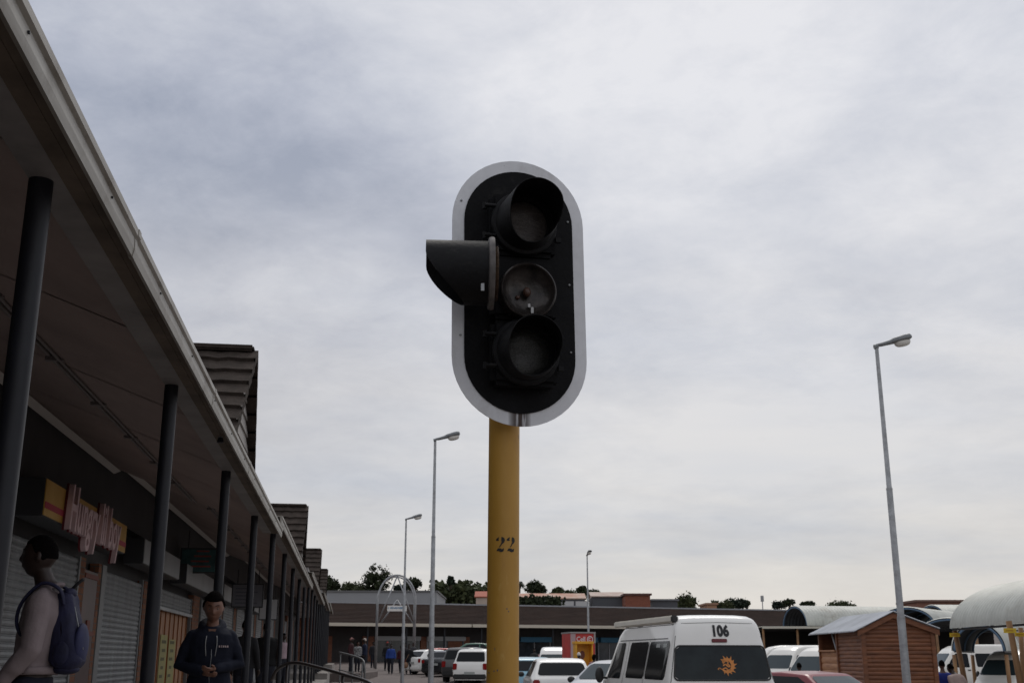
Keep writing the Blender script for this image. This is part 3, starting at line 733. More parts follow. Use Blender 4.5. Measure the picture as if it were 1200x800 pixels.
rail('dark tube handrail curving down from the arcade beside the steps', [at(318, 796, 14.2), at(326, 783, 14.0), at(345, 776, 13.6), at(375, 782, 13.0), at(410, 792, 12.3), at(432, 799, 11.8), at(446, 812, 11.4), at(450, 830, 11.3)], 0.019, (0.24, 0.55, 0.8), 0.0, M_railpaint, 1)
rail('grey steel handrail farther along by the standing people', [at(398, 764, 32), at(412, 767.5, 31.5), at(424, 772, 31), at(427, 779, 30.8), at(427.5, 800, 30.8)], 0.025, (0.05, 0.3, 0.55), 0.1, mat('grey_rail', (0.14, 0.14, 0.14), 0.5, 0.3), 1)
mb = MB()
for k in range(3): mb.span((-2.75 + 0.34 * k, 9.5, -0.1), (-2.41 + 0.34 * k, 14.5, 0.32 - 0.1 * k))
tag(mb.build('steps', M_concrete), kind='structure')

# ------------------------------------------------------------------ the long shop building across the far end
FA = math.atan(0.40); FO = Vector((-13.0, 88.0, 0))
fm = thing('far_shops', 'long low brown-roofed row of shops across the far side of the car park', 'building', FO, FA)
FL = 66.0
def fx(px):                        # local x along the far building for a picture column at eye height
    r = (px - 600) / 1370.0        # X = r*Y ; X=-13+s*cos, Y=88+s*sin
    return (r * 88 + 13) / (cos(FA) - r * sin(FA))
ez = 3.93; rz_ = 5.60
mb = MB(); rows = 15
for r_ in range(rows):             # roof sheeting laid in courses
    a0, a1 = r_ / rows, (r_ + 1) / rows
    y0, y1 = 4.5 * a0, 4.5 * a1; z0, z1 = ez + 0.1 + (rz_ - ez) * a0, ez + 0.1 + (rz_ - ez) * a1
    mb.face([(-6, y0, z0 + 0.05), (FL, y0, z0 + 0.05), (FL, y1, z1), (-6, y1, z1)])
    mb.face([(-6, y0, z0 - 0.01), (FL, y0, z0 - 0.01), (FL, y0, z0 + 0.05), (-6, y0, z0 + 0.05)])
mb.build('roof', M_farroof, fm)
mb = MB(); mb.span((-6, 4.45, rz_ + 0.04), (FL, 4.75, rz_ + 0.20)); mb.build('ridge_flashing', mat('ridge_grey', (0.30, 0.31, 0.33), 0.5, var=0.1), fm)
for a, b_ in ((-6, 10.5), (10.6, 27.9), (28.0, FL)):
    mb = MB(); mb.span((a, -0.18, ez - 0.14), (b_, -0.02, ez + 0.10)); mb.build('gutter', mat('cream_gutter', (0.55, 0.50, 0.41), 0.5), fm)
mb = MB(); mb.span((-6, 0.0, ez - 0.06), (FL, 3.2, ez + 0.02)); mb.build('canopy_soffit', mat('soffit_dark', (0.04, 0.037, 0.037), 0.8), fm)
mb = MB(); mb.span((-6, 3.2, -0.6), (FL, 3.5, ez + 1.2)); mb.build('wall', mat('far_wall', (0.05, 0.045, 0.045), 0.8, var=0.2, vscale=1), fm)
mb = MB(); mb.span((-6, -0.0, -0.8), (FL, 3.3, 1.12)); tag(mb.build('far_pavement', M_paving, None, loc=FO, rz=FA), kind='structure')
M_window = mat('shop_glass', (0.05, 0.06, 0.075), 0.12, c2=(0.015, 0.02, 0.025), vscale=1.2)
M_blue = mat('blue_awning', (0.03, 0.14, 0.24), 0.6)
for a, b_ in ((392, 399), (436, 450), (506, 513), (539, 556), (558, 565), (615, 622), (748, 754)):
    mb = MB(); mb.span((fx(a), 2.95, 1.1), (fx(b_), 3.19, 3.1)); mb.build('brick_pier', M_farbrick, fm)
for a, b_, lab in ((452, 504, 0), (514, 558, 0), (602, 614, 1), (624, 662, 1), (692, 716, 1), (720, 746, 1)):
    x0, x1 = fx(a), fx(b_); mb = MB(); mb.span((x0, 3.0, 1.15), (x1, 3.08, 3.0)); w_ = mb.build('shop_window', M_window, fm)
    if lab:
        mb = MB(); mb.prism([(1.9, 3.02), (3.0, 3.28), (3.0, 3.02)], 0, x0, x1) if False else mb.span((x0, 2.4, 2.72), (x1, 3.05, 3.12)); mb.build('awning', M_blue, w_)
    else:
        mb = MB(); mb.span((x0 - 0.1, 2.7, 2.78), (x1 + 0.1, 3.1, 3.12), bev=0.04); mb.build('shutter_box', mat('shutter_box', (0.40, 0.41, 0.42), 0.5), w_)
    mb = MB(); n = max(2, int((x1 - x0) / 1.1))
    for q in range(n + 1): mb.box((x0 + (x1 - x0) * q / n, 2.98, 2.0), (0.07, 0.06, 1.8))
    mb.build('mullion', mat('mullion_grey', (0.32, 0.33, 0.35), 0.5), w_)
for k in range(22):
    mb = MB(); x = -4 + k * 3.1; mb.box((x, 0.3, 2.2), (0.12, 0.12, 3.6)); mb.build('canopy_post', M_greypaint, fm)
# pale flat box behind the far roof on the left
def simple_building(name, label, px0, px1, ytop, Y, depth, zb, m, extras=None, ytop2=None, rot=0.0):
    a = at(px0, ytop, Y); b_ = at(px1, ytop if ytop2 is None else ytop2, Y)
    t_ = thing(name, label, 'building', ((a.x + b_.x) / 2, Y, zb), rot)
    w = b_.x - a.x; h = a.z - zb; return t_, w, h
t_, w, h = simple_building('flat_roofed_hall', 'plain pale grey windowless hall rising behind the far shops on the left', 352, 512, 691.5, 108, 14, 1.0, None)
mb = MB(); mb.span((-w / 2, 0, 0), (w / 2, 14, h - 0.15)); mb.build('wall', mat('hall_grey', (0.27, 0.275, 0.285), 0.7, var=0.05, vscale=0.4), t_)
mb = MB(); mb.span((-w / 2 - 0.1, -0.1, h - 0.15), (w / 2 + 0.1, 14.1, h)); mb.build('parapet_cap', mat('cap_dark', (0.12, 0.12, 0.12), 0.6), t_)

M_rustroof = mat('rusty_sheet', (0.42, 0.14, 0.07), 0.8, c2=(0.50, 0.40, 0.33), vscale=0.35, stretch=(1, 1, 1))
M_plaster = mat('pale_plaster', (0.45, 0.37, 0.31), 0.85, var=0.12, vscale=0.6)
def house(name, label, px0, px1, yr, ye, yb, Y, mroof, mwall, depth=6.0, wins=(), flat=False):
    """ridge row yr, eave row ye, hidden base; roof slopes towards the viewer"""
    zr = at(600, yr, Y + depth / 2).z; ze = at(600, ye, Y).z
    zb = ground_z(0, Y) - 0.5; x0 = at(px0, ye, Y).x; x1 = at(px1, ye, Y).x; w = x1 - x0
    t_ = thing(name, label, 'building', ((x0 + x1) / 2, Y, zb))
    mb = MB(); mb.span((-w / 2 + .2, 0.2, 0), (w / 2 - .2, depth - 0.2, ze - zb - 0.02)); mb.build('wall', mwall, t_)
    if flat:
        mb = MB(); mb.span((-w / 2, 0, ze - zb), (w / 2, depth, ze - zb + 0.22)); mb.build('roof', mroof, t_)
    else:
        mb = MB(); a = ze - zb; r = zr - zb
        mb.prism([(0, a), (depth / 2, r), (depth, a), (depth / 2, a + 0.02)], 0, -w / 2, w / 2) if False else None
        for (ya, za, yb_, zb2) in ((0, a, depth / 2, r), (depth, a, depth / 2, r)):
            mb.face([(-w / 2, ya, za), (w / 2, ya, za), (w / 2, yb_, zb2), (-w / 2, yb_, zb2)]); mb.face([(-w / 2, ya, za + .12), (w / 2, ya, za + .12), (w / 2, yb_, zb2 + .12), (-w / 2, yb_, zb2 + .12)])
        for sx in (-1, 1): mb.face([(sx * (w / 2 - .2), .2, a), (sx * (w / 2 - .2), depth - .2, a), (sx * (w / 2 - .2), depth / 2, r)])
        mb.face([(-w / 2, 0, a), (w / 2, 0, a), (w / 2, 0, a + .12), (-w / 2, 0, a + .12)])
        mb.build('roof', mroof, t_)
    for (wx, ww, wz, wh) in wins:
        mb = MB(); mb.span((-w / 2 + wx * w, 0.12, ze - zb - wz), (-w / 2 + wx * w + ww, 0.21, ze - zb - wz + wh)); mb.build('window', mat('pale_window', (0.5, 0.5, 0.5), 0.3), t_)
    return t_
house('bungalow', 'long low house with rust-streaked roof above the far shops', 598, 687, 696, 701.5, 712, 138, M_rustroof, mat('dark_plaster', (0.12, 0.12, 0.13), 0.8), wins=((0.66, 1.6, 1.0, 0.75), (0.86, 1.5, 1.0, 0.75)))
house('cottage', 'small house with red tiled roof peeping out beside the yellow pole', 556, 600, 693.5, 699.5, 708, 150, mat('red_tile', (0.36, 0.10, 0.06), 0.8), M_plaster)
house('shack', 'small grey hut with pale pinkish roof left of the brick block', 692, 733, 694.5, 699, 712, 140, mat('pinkish_roof', (0.42, 0.30, 0.25), 0.8, c2=(0.55, 0.48, 0.42), vscale=0.7), mat('slate_wall', (0.09, 0.095, 0.105), 0.8))
house('brick_block', 'square flat-topped red brick block above the far shops', 731, 764, 697, 697, 712, 136, mat('brick_cap', (0.12, 0.06, 0.05), 0.8), brick_mat('red_block_brick', (0.22, 0.07, 0.04), (0.27, 0.09, 0.05), (0.2, 0.1, 0.08)), wins=(), flat=True)
house('outbuilding', 'low dark grey flat-roofed outbuilding right of the brick block', 763, 796, 703.5, 703.5, 712, 142, mat('dark_roof', (0.16, 0.165, 0.175), 0.7), mat('slate_wall', (0.09, 0.09, 0.1)), flat=True)
house('brick_hut', 'small pale orange brick hut among trees behind the minibus', 827, 842, 708, 708, 714, 146, mat('hut_cap', (0.35, 0.2, 0.13), 0.8), mat('orange_wall', (0.40, 0.22, 0.13), 0.8), flat=True)
house('brick_parapet_building', 'brown brick building top showing behind the arched shelters', 1073, 1130, 705, 705, 714, 115, mat('brick_cap2', (0.16, 0.09, 0.07), 0.8), brick_mat('brown_block_brick', (0.22, 0.10, 0.07), (0.26, 0.12, 0.08), (0.2, 0.12, 0.1)), flat=True)
# radio mast
mp_ = at(893, 698, 140); t_ = thing('mast', 'thin pale mast standing on the skyline behind the minibus roof', 'mast', (mp_.x, 140, 5))
mb = MB(); mb.tube([(0, 0, 0), (0, 0, mp_.z - 5)], 0.06, 6); mb.build('pole', M_steel, t_)
mb = MB(); mb.box((0, 0, mp_.z - 5.3), (0.35, 0.2, 0.7)); mb.build('aerial', M_steel, t_)

# ------------------------------------------------------------------ trees
def leafmat(name, c, c2):
    m = mat(name, c, 0.75, c2=c2, vscale=0.9, spec=0.2); return m
M_leaf = [leafmat('leaf_dark', (0.040, 0.052, 0.022), (0.016, 0.022, 0.012)), leafmat('leaf_olive', (0.075, 0.085, 0.035), (0.028, 0.038, 0.018)), leafmat('leaf_blue', (0.035, 0.050, 0.032), (0.014, 0.022, 0.017))]
M_bark = mat('bark', (0.10, 0.075, 0.055), 0.9, var=0.3, vscale=5)
def tree(label, pc, ptop, phw, Y, kind=0, shape='round', name='tree', seed=1, group='trees on the skyline'):
    rr = random.Random(seed * 77 + int(pc))
    top = at(pc, ptop, Y); s_ = Y / 1370.0; W_ = phw * s_; zb = ground_z(top.x, Y) - 0.3
    H_ = top.z - zb
    t_ = thing(name, label, 'tree', (top.x, Y, zb), 0, group)
    mb = MB(); cr_h = {'round': 1.5, 'tall': 2.4, 'umbrella': 0.8, 'palm': 1.2, 'flat': 0.7}[shape] * W_
    cr_h = min(cr_h, H_ * 0.85); cz = H_ - cr_h / 2
    lean = rr.uniform(-.1, .1) * W_
    mb.tube([(0, 0, 0), (lean, 0, H_ * 0.35), (lean * 1.5, 0, cz)], [0.05 * H_ * 0.6, 0.035 * H_ * 0.6, 0.015 * H_], 8)
    for q in range(6):
        a = rr.uniform(0, 2 * pi); l = W_ * rr.uniform(.5, .9)
        mb.tube([(lean, 0, H_ * 0.4 + q * 0.05 * cr_h), (lean + l * .5 * cos(a), l * .5 * sin(a), cz - 0.1 * cr_h), (lean + l * cos(a), l * sin(a), cz + rr.uniform(-.1, .3) * cr_h)], [0.02 * H_, 0.012 * H_, 0.004 * H_], 6)
    mb.build('trunk', M_bark, t_)
    mb = MB(); lf = s_ * 1.45
    if shape == 'palm':
        for q in range(22):
            a = rr.uniform(0, 2 * pi); el = rr.uniform(-0.3, 1.2); prev = Vector((0, 0, H_ - cr_h * 0.45))
            d = Vector((cos(a) * cos(el), sin(a) * cos(el), sin(el)))
            for k in range(7):
                nx = prev + d * (W_ * 0.19); d.z -= 0.22
                wd = lf * 1.3 * (1 - k / 8); sd_ = d.cross(Vector((0, 0, 1))).normalized() * wd
                mb.face([prev - sd_, prev + sd_, nx + sd_ * .8 - Vector((0, 0, wd * .6)), nx - sd_ * .8 - Vector((0, 0, wd * .6))]); prev = nx
    else:
        ncl = {'round': 46, 'tall': 62, 'umbrella': 26, 'flat': 40}[shape]
        for q in range(ncl):
            while True:
                p = Vector((rr.uniform(-1, 1), rr.uniform(-1, 1), rr.uniform(-1, 1)))
                if 0.15 < p.length < 1: break
            if shape in ('umbrella', 'flat'): p.z = abs(p.z) * 0.8 - 0.2
            c = Vector((lean + p.x * W_ * 0.84, p.y * W_ * 0.84, cz + p.z * cr_h * 0.42)); cr_ = W_ * rr.uniform(0.20, 0.40) * (1.25 if shape in ('umbrella', 'flat') else 1)
            for k in range(50):
                o_ = Vector((rr.gauss(0, 1), rr.gauss(0, 1), rr.gauss(0, .8))); o_ = o_.normalized() * cr_ * (rr.random() ** 0.5) * rr.uniform(.7, 1.35)
                n_ = Vector((rr.gauss(0, 1), rr.gauss(0, 1), rr.gauss(0, 1) + 0.5)).normalized()
                a_ = n_.cross(Vector((rr.random(), rr.random(), 1))).normalized() * lf * rr.uniform(.5, 1.1); b_ = n_.cross(a_) * 0.7
                cc = c + o_; mb.face([cc - a_ - b_, cc + a_ - b_ * .3, cc + a_ * .6 + b_, cc - a_ * .5 + b_])
    mb.build('crown', M_leaf[kind], t_)
    return t_
tree('dark rounded tree just right of the arcade roof end', 388, 676, 13, 150, 0)
tree('low olive tree between the arcade end and the tall dark tree', 411, 684, 15, 155, 1, 'flat', seed=2)
tree('tall dense dark tree, biggest on the skyline, left of the arch', 443, 660.5, 17, 150, 0, 'tall', seed=3)
tree('mid-sized dark tree seen between the two slim lamp posts', 484, 675, 11, 152, 0, seed=4)
tree('small spiky conifer sticking up from the wooded hillside', 529, 674, 5, 170, 2, 'tall', seed=5)
tree('shaggy palm immediately right of the yellow pole', 609, 680, 6, 160, 2, 'palm', name='palm_tree', seed=6)
tree('broad dark tree with pointed tops right of the yellow pole', 627, 681, 13, 165, 0, seed=7)
tree('small loose tree above the rusty roof', 653, 688, 8, 165, 1, seed=8)
tree('tiny pale bush-like tree above the rusty roof end', 666, 692, 6, 168, 1, seed=9)
tree('rounded dark tree left of the distant thin lamp post', 683, 686, 7, 162, 0, seed=10)
tree('flat umbrella-shaped tree right of the distant thin lamp post', 696, 691.5, 9, 158, 0, 'umbrella', seed=11)
tree('broad bushy tree on the skyline right of the brick block', 806, 695, 15, 155, 1, seed=12)
tree('low bushy tree with feathery top beyond the minibus roof', 846, 700, 15, 158, 1, seed=13)
tree('small tree with pointed crown above number 106', 862, 703, 13, 160, 2, 'flat', seed=14)
tree('tiny round tree left of the thin mast', 875, 703, 4, 162, 1, seed=15)
tree('flat-topped spreading tree right of the thin mast', 912, 705, 9, 158, 2, 'umbrella', seed=16)
tree('spindly tree poking up behind the arched shelter end', 924, 703, 7, 150, 0, 'umbrella', seed=17)
tree('small dark tree above the left part of the arched shelter', 947, 705, 8, 148, 0, 'flat', seed=18)
tree('long low tree crown above the middle of the arched shelter', 988, 705, 18, 150, 1, 'flat', seed=19)
tree('squat dark tree over the ridge beside the tall dark tree', 470, 686, 9, 158, 2, 'flat', seed=20)
tree('low spreading olive-green tree filling the gap right of the arcade roof end', 427, 687, 15, 152, 1, 'flat', seed=21)
tree('low scrubby tree crown spread behind the rusty roof near the distant lamp', 672, 694, 17, 170, 1, 'flat', seed=22)
# wooded hillside behind the far shops: one mass
rr = random.Random(99); mb = MB()
for q in range(1500):
    px_ = rr.uniform(502, 600); Y = rr.uniform(168, 190)
    topy = 688.5 + 3.0 * sin(px_ * 0.17) + 2.5 * sin(px_ * 0.41 + 1) + (3 if px_ < 512 else 0) + max(0, (515 - px_)) * 0.7
    py_ = topy + (710 - topy) * rr.random() ** 1.1
    c = at(px_, py_, Y)
    for k in range(7):
        cc = c + Vector((rr.gauss(0, .5), rr.gauss(0, .5), rr.gauss(0, .35))); n_ = Vector((rr.gauss(0, 1), rr.gauss(0, 1), rr.gauss(0, 1))).normalized()
        a_ = n_.cross(Vector((rr.random(), rr.random(), 1))).normalized() * 0.26; b_ = n_.cross(a_) * 0.8
        mb.face([cc - a_ - b_, cc + a_ - b_, cc + a_ + b_, cc - a_ + b_])
tag(mb.build('wooded_hillside', M_leaf[1]), 'dark green wooded hillside behind the far shops', 'woodland', kind='stuff')
rr = random.Random(98); mb = MB()
for q in range(420):
    px_ = rr.uniform(606, 652); Y = 134; c = at(px_, 702.5 + rr.random() * 8, Y + rr.uniform(-1, 1))
    for k in range(6):
        cc = c + Vector((rr.gauss(0, .4), rr.gauss(0, .4), rr.gauss(0, .2))); n_ = Vector((rr.gauss(0, 1), rr.gauss(0, 1), rr.gauss(0, 1))).normalized()
        a_ = n_.cross(Vector((rr.random(), rr.random(), 1))).normalized() * 0.18; b_ = n_.cross(a_) * 0.8
        mb.face([cc - a_ - b_, cc + a_ - b_, cc + a_ + b_, cc - a_ + b_])
tag(mb.build('hedge', M_leaf[0]), 'long dark hedge in front of the rusty-roofed house', 'hedge')

# ------------------------------------------------------------------ street lamps
def street_lamp(label, px, py, Y, rz, tilt=12):
    top = at(px, py, Y); zb = ground_z(top.x, Y)
    t_ = thing('street_lamp', label, 'street lamp', (top.x, Y, zb), rz, 'tall street lamps around the car park')
    H_ = top.z - zb
    mb = MB(); mb.tube([(0, 0, 0), (0, 0, H_ * 0.3), (0, 0, H_ * 0.3 + 0.05), (0, 0, H_ * 0.62), (0, 0, H_ * 0.62 + 0.04), (0, 0, H_)], [0.085, 0.078, 0.068, 0.062, 0.052, 0.038], 16); po = mb.build('pole', M_steel, t_, True, angle=30)
    for z in (H_ * 0.3, H_ * 0.62):
        mb = MB(); mb.tube([(0, 0, z - 0.02), (0, 0, z + 0.02)], 0.080 if z < H_ / 2 else 0.065, 14); mb.build('joint_collar', M_steel, po, True, angle=30)
    T = Matrix.Translation((0, 0, H_ - 0.02)) @ Matrix.Rotation(radians(-tilt), 4, 'Y')
    mb = MB(); mb.tube([(-0.05, 0, 0.0), (0.03, 0, 0.0)], 0.055, 12)
    secs_ = [(0.0, .045, .035, 0.02), (0.12, .07, .05, 0.012), (0.30, .085, .06, 0.02), (0.38, .11, .075, 0.03), (0.62, .13, .085, 0.045), (0.74, .12, .08, 0.05), (0.78, .08, .05, 0.05)]
    def P(u, v):
        k = min(len(secs_) - 2, int(u * (len(secs_) - 1))); f_ = u * (len(secs_) - 1) - k
        s0, s1 = secs_[k], secs_[k + 1]; q = [s0[i] * (1 - f_) + s1[i] * f_ for i in range(4)]
        a = 2 * pi * v; c_, s_ = cos(a), sin(a)
        return Vector((q[0], q[1] * abs(c_) ** .7 * (1 if c_ > 0 else -1), q[3] + (q[2] if s_ > 0 else q[2] * .55) * abs(s_) ** .7 * (1 if s_ > 0 else -1)))
    mb.grid(P, 18, 20); mb.bm.transform(T); mb.build('lamp_head', M_lamp, t_, True, angle=50)
    mb = MB(); mb.grid(lambda u, v: Vector((0.57 + 0.18 * cos(2 * pi * u) * (sin(pi / 2 * v)) ** .6, 0.10 * sin(2 * pi * u) * (sin(pi / 2 * v)) ** .6, 0.0 - 0.115 * cos(pi / 2 * v) ** .8)), 24, 8)
    mb.bm.transform(T); mb.build('glass_bowl', M_bowl, t_, True)
    return t_
street_lamp('tall grey street lamp at right standing in front of the wooden kiosk', 1027, 405, 23.2, 0.0)
street_lamp('tall street lamp just left of the yellow signal pole', 510, 515, 34.0, 0.0)
street_lamp('street lamp in front of the steel arch by the arcade', 476, 608, 54.5, 0.0)
street_lamp('distant thin street lamp behind the red phone container, head towards the viewer', 688, 650, 73.0, radians(-78))

# ------------------------------------------------------------------ steel entrance arch with its sign
Ya = 78.0; ac = at(463, 775, Ya); aw = 22.3 / 1370 * Ya; zb = ground_z(ac.x, Ya)
ar = thing('entrance_arch', 'galvanised steel double-hoop entrance arch with crossed braces beyond the car park', 'arch', (ac.x, Ya, zb), radians(10))
ztop = at(463, 673.5, Ya).z - zb
def hoop(y, w, zt, nm, r=0.065, x=0.0):
    mb = MB(); n = 26; zs = zt - w * 1.35
    pts = [(x - w, y, 0)] + [(x - w * cos(pi * k / n), y, zs + w * 1.35 * sin(pi * k / n)) for k in range(n + 1)] + [(x + w, y, 0)]
    mb.tube(pts, r, 8); mb.build(nm, M_steel, ar, True)
hoop(0, aw, ztop, 'hoop'); hoop(1.0, aw, ztop - 0.05, 'hoop', 0.05)
for (x0, x1, za, zb_, y) in ((-aw, 0.0, 2.9, ztop - 0.05, 0), (aw, 0.0, 2.9, ztop - 0.05, 0), (-aw * .75, 0.1, 3.0, ztop - 1.6, 1.0), (aw * .95, 0.1, 3.0, ztop - 1.6, 1.0)):
    mb = MB(); mb.tube([(x0, y, za), (x1, y, zb_)], 0.045, 8); mb.build('brace', M_steel, ar, True)
for y in (0.5,):
    for sx in (-1, 1):
        for z in (2.9, 3.4, 4.0):
            mb = MB(); mb.tube([(sx * aw, 0, z), (sx * aw, 1.0, z + .1)], 0.03, 6); mb.build('tie_bar', M_steel, ar, True)
s0 = at(463, 712.5, Ya).z - zb
mb = MB(); mb.box((0.02 * aw, -0.12, s0), (1.30, 0.06, 0.37)); sg = mb.build('sign_board', M_white, ar)
mb = MB()
rr = random.Random(3)
x = -0.54
while x < 0.45:
    w_ = rr.uniform(0.03, 0.06)
    if rr.random() > 0.13: mb.box((x, -0.155, s0 + 0.02 + rr.uniform(-.01, .02)), (w_, 0.006, rr.uniform(0.08, 0.14)))
    x += w_ + 0.02
mb.build('sign_print', mat('print_blue', (0.10, 0.22, 0.36), 0.6), sg)

# ------------------------------------------------------------------ wooden kiosk
def wood(name, c, c2):
    if name in MATS: return MATS[name]
    m = mat(name, c, 0.6, c2=c2, vscale=1.5, stretch=(1.2, 1.2, 9), bump=0.15, bscale=20); return m
M_wood = wood('stained_wood', (0.27, 0.105, 0.046), (0.13, 0.048, 0.022))
M_woodside = wood('stained_wood', (0, 0, 0), (0, 0, 0))
M_palewood = wood('pale_planks', (0.50, 0.25, 0.12), (0.34, 0.15, 0.07))
KX0, KX1, KY0, KY1 = 7.93, 9.50, 26.3, 30.0
kg = ground_z(8.7, 28)
add_wear(M_wood, (0.07, 0.03, 0.018), 3, .55, .72, (1, 1, .6), amount=.6)
add_wear(M_wood, (0.33, 0.17, 0.10), 5, .62, .74, (1, 1, 3), amount=.5, off=4)
kz = lambda py, Y: at(600, py, Y).z - kg
ki = thing('wooden_kiosk', 'reddish brown log-sided timber kiosk with corrugated roof and open side counter', 'kiosk', ((KX0 + KX1) / 2, (KY0 + KY1) / 2, kg))
kw, kl = KX1 - KX0, KY1 - KY0
ze = kz(735, KY0); zrdg = kz(717.5, KY0)
def logs(nm, p0, p1, z0, zfn, nrm, m=None, pitch=0.09):
    """half-round log siding between two floor points, up to zfn(t)"""
    p0, p1 = Vector(p0), Vector(p1); nz = int((max(zfn(0), zfn(.5), zfn(1)) - z0) / pitch) + 1
    mb = MB(); nu = 14
    for r_ in range(nz):
        for j in range(6):
            za, zb_ = z0 + pitch * (r_ + j / 6), z0 + pitch * (r_ + (j + 1) / 6)
            oa, ob = 0.018 * sin(pi * j / 6) ** .6, 0.018 * sin(pi * (j + 1) / 6) ** .6 if j < 5 else 0
            for u in range(nu):
                ta, tb = u / nu, (u + 1) / nu; lim = min(zfn(ta), zfn(tb))
                if za > max(zfn(ta), zfn(tb)): continue
                A_ = p0.lerp(p1, ta); B_ = p0.lerp(p1, tb)
                mb.face([A_ + nrm * oa + Vector((0, 0, min(za, zfn(ta)))), B_ + nrm * oa + Vector((0, 0, min(za, zfn(tb)))), B_ + nrm * ob + Vector((0, 0, min(zb_, zfn(tb)))), A_ + nrm * ob + Vector((0, 0, min(zb_, zfn(ta))))])
    return mb.build(nm, m or M_wood, ki, True, angle=40)
apx = 0.44
def gz(t): return ze + (zrdg - ze) * (t / apx if t < apx else (1 - t) / (1 - apx)) - 0.03
logs('front_wall', (-kw / 2, -kl / 2, 0), (kw / 2, -kl / 2, 0), 0.05, gz, Vector((0, -1, 0)))
logs('side_wall', (-kw / 2, -kl / 2, 0), (-kw / 2, -kl / 2 + 2.0, 0), 0.05, lambda t: ze - 0.02, Vector((-1, 0, 0)))
logs('counter_wall', (-kw / 2, -kl / 2 + 2.05, 0), (-kw / 2, kl / 2, 0), 0.05, lambda t: 1.93, Vector((-1, 0, 0)), M_palewood, 0.16)
mb = MB(); mb.span((kw / 2 - 0.04, -kl / 2, 0.03), (kw / 2, kl / 2, ze)); mb.span((-kw / 2 + .05, kl / 2 - 0.04, 0.03), (kw / 2 - .05, kl / 2, ze)); mb.build('back_wall', M_wood, ki)
for (x, y) in ((-kw / 2, -kl / 2), (kw / 2, -kl / 2), (-kw / 2, -kl / 2 + 2.03), (-kw / 2, kl / 2 - .05)):
    mb = MB(); mb.box((x, y, ze / 2), (0.10, 0.10, ze - 0.02), bev=0.008); mb.build('corner_post', M_wood, ki)
mb = MB(); mb.box((-kw / 2 - 0.0, -kl / 2 + 2.88, 1.955), (0.16, 1.50, 0.04)); mb.build('counter', M_palewood, ki)
mb = MB(); mb.tube([(-kw / 2, -kl / 2 + 2.2, ze - 0.5), (-kw / 2 - 0.0, -kl / 2 + 2.55, ze - 0.06)], 0.02, 6); mb.build('bracket', M_steel, ki)
xa = -kw / 2 + apx * kw
def roofslope(x0, z0, x1, z1, nm, m):
    mb = MB(); n = 132
    L0, L1 = -kl / 2 - 0.16, kl / 2 + 0.25
    mb.grid(lambda u, v: (x0 + (x1 - x0) * v, L0 + (L1 - L0) * u, z0 + (z1 - z0) * v + 0.018 * sin(2 * pi * u * 33) + 0.03), n * 2, 2)
    mb.grid(lambda u, v: (x0 + (x1 - x0) * v, L0 + (L1 - L0) * u, z0 + (z1 - z0) * v + 0.018 * sin(2 * pi * u * 33) + 0.022), n * 2, 2)
    return mb.build(nm, m, ki, True)
M_fibre = mat('fibre_cement', (0.42, 0.44, 0.47), 0.75, var=0.15, vscale=1.5)
sl_ = (zrdg - ze) / (apx * kw)
roofslope(-kw / 2 - 0.22, ze - 0.22 * sl_, xa, zrdg, 'roof_sheet', M_fibre)
sr_ = (zrdg - ze) / ((1 - apx) * kw)
roofslope(kw / 2 + 0.14, ze - 0.14 * sr_, xa, zrdg, 'roof_sheet', M_fibre)
for (x0, z0) in ((-kw / 2 - 0.14, ze - 0.14 * sl_), (kw / 2 + 0.14, ze - 0.14 * sr_)):
    mb = MB(); d = Vector((xa - x0, 0, zrdg - z0)); n_ = d.normalized().cross(Vector((0, 1, 0)))
    a = Vector((x0, -kl / 2 - 0.10, z0)); b_ = Vector((xa, -kl / 2 - 0.10, zrdg)); dn = Vector((0, 0, -0.12))
    for yy in (0, 0.03):
        o_ = Vector((0, yy, 0)); mb.face([a + o_, b_ + o_, b_ + dn + o_, a + dn + o_])
    mb.face([a + dn, b_ + dn, b_ + dn + Vector((0, .03, 0)), a + dn + Vector((0, .03, 0))]); mb.face([a, b_, b_ + Vector((0, .03, 0)), a + Vector((0, .03, 0))])
    mb.build('barge_board', M_wood, ki)

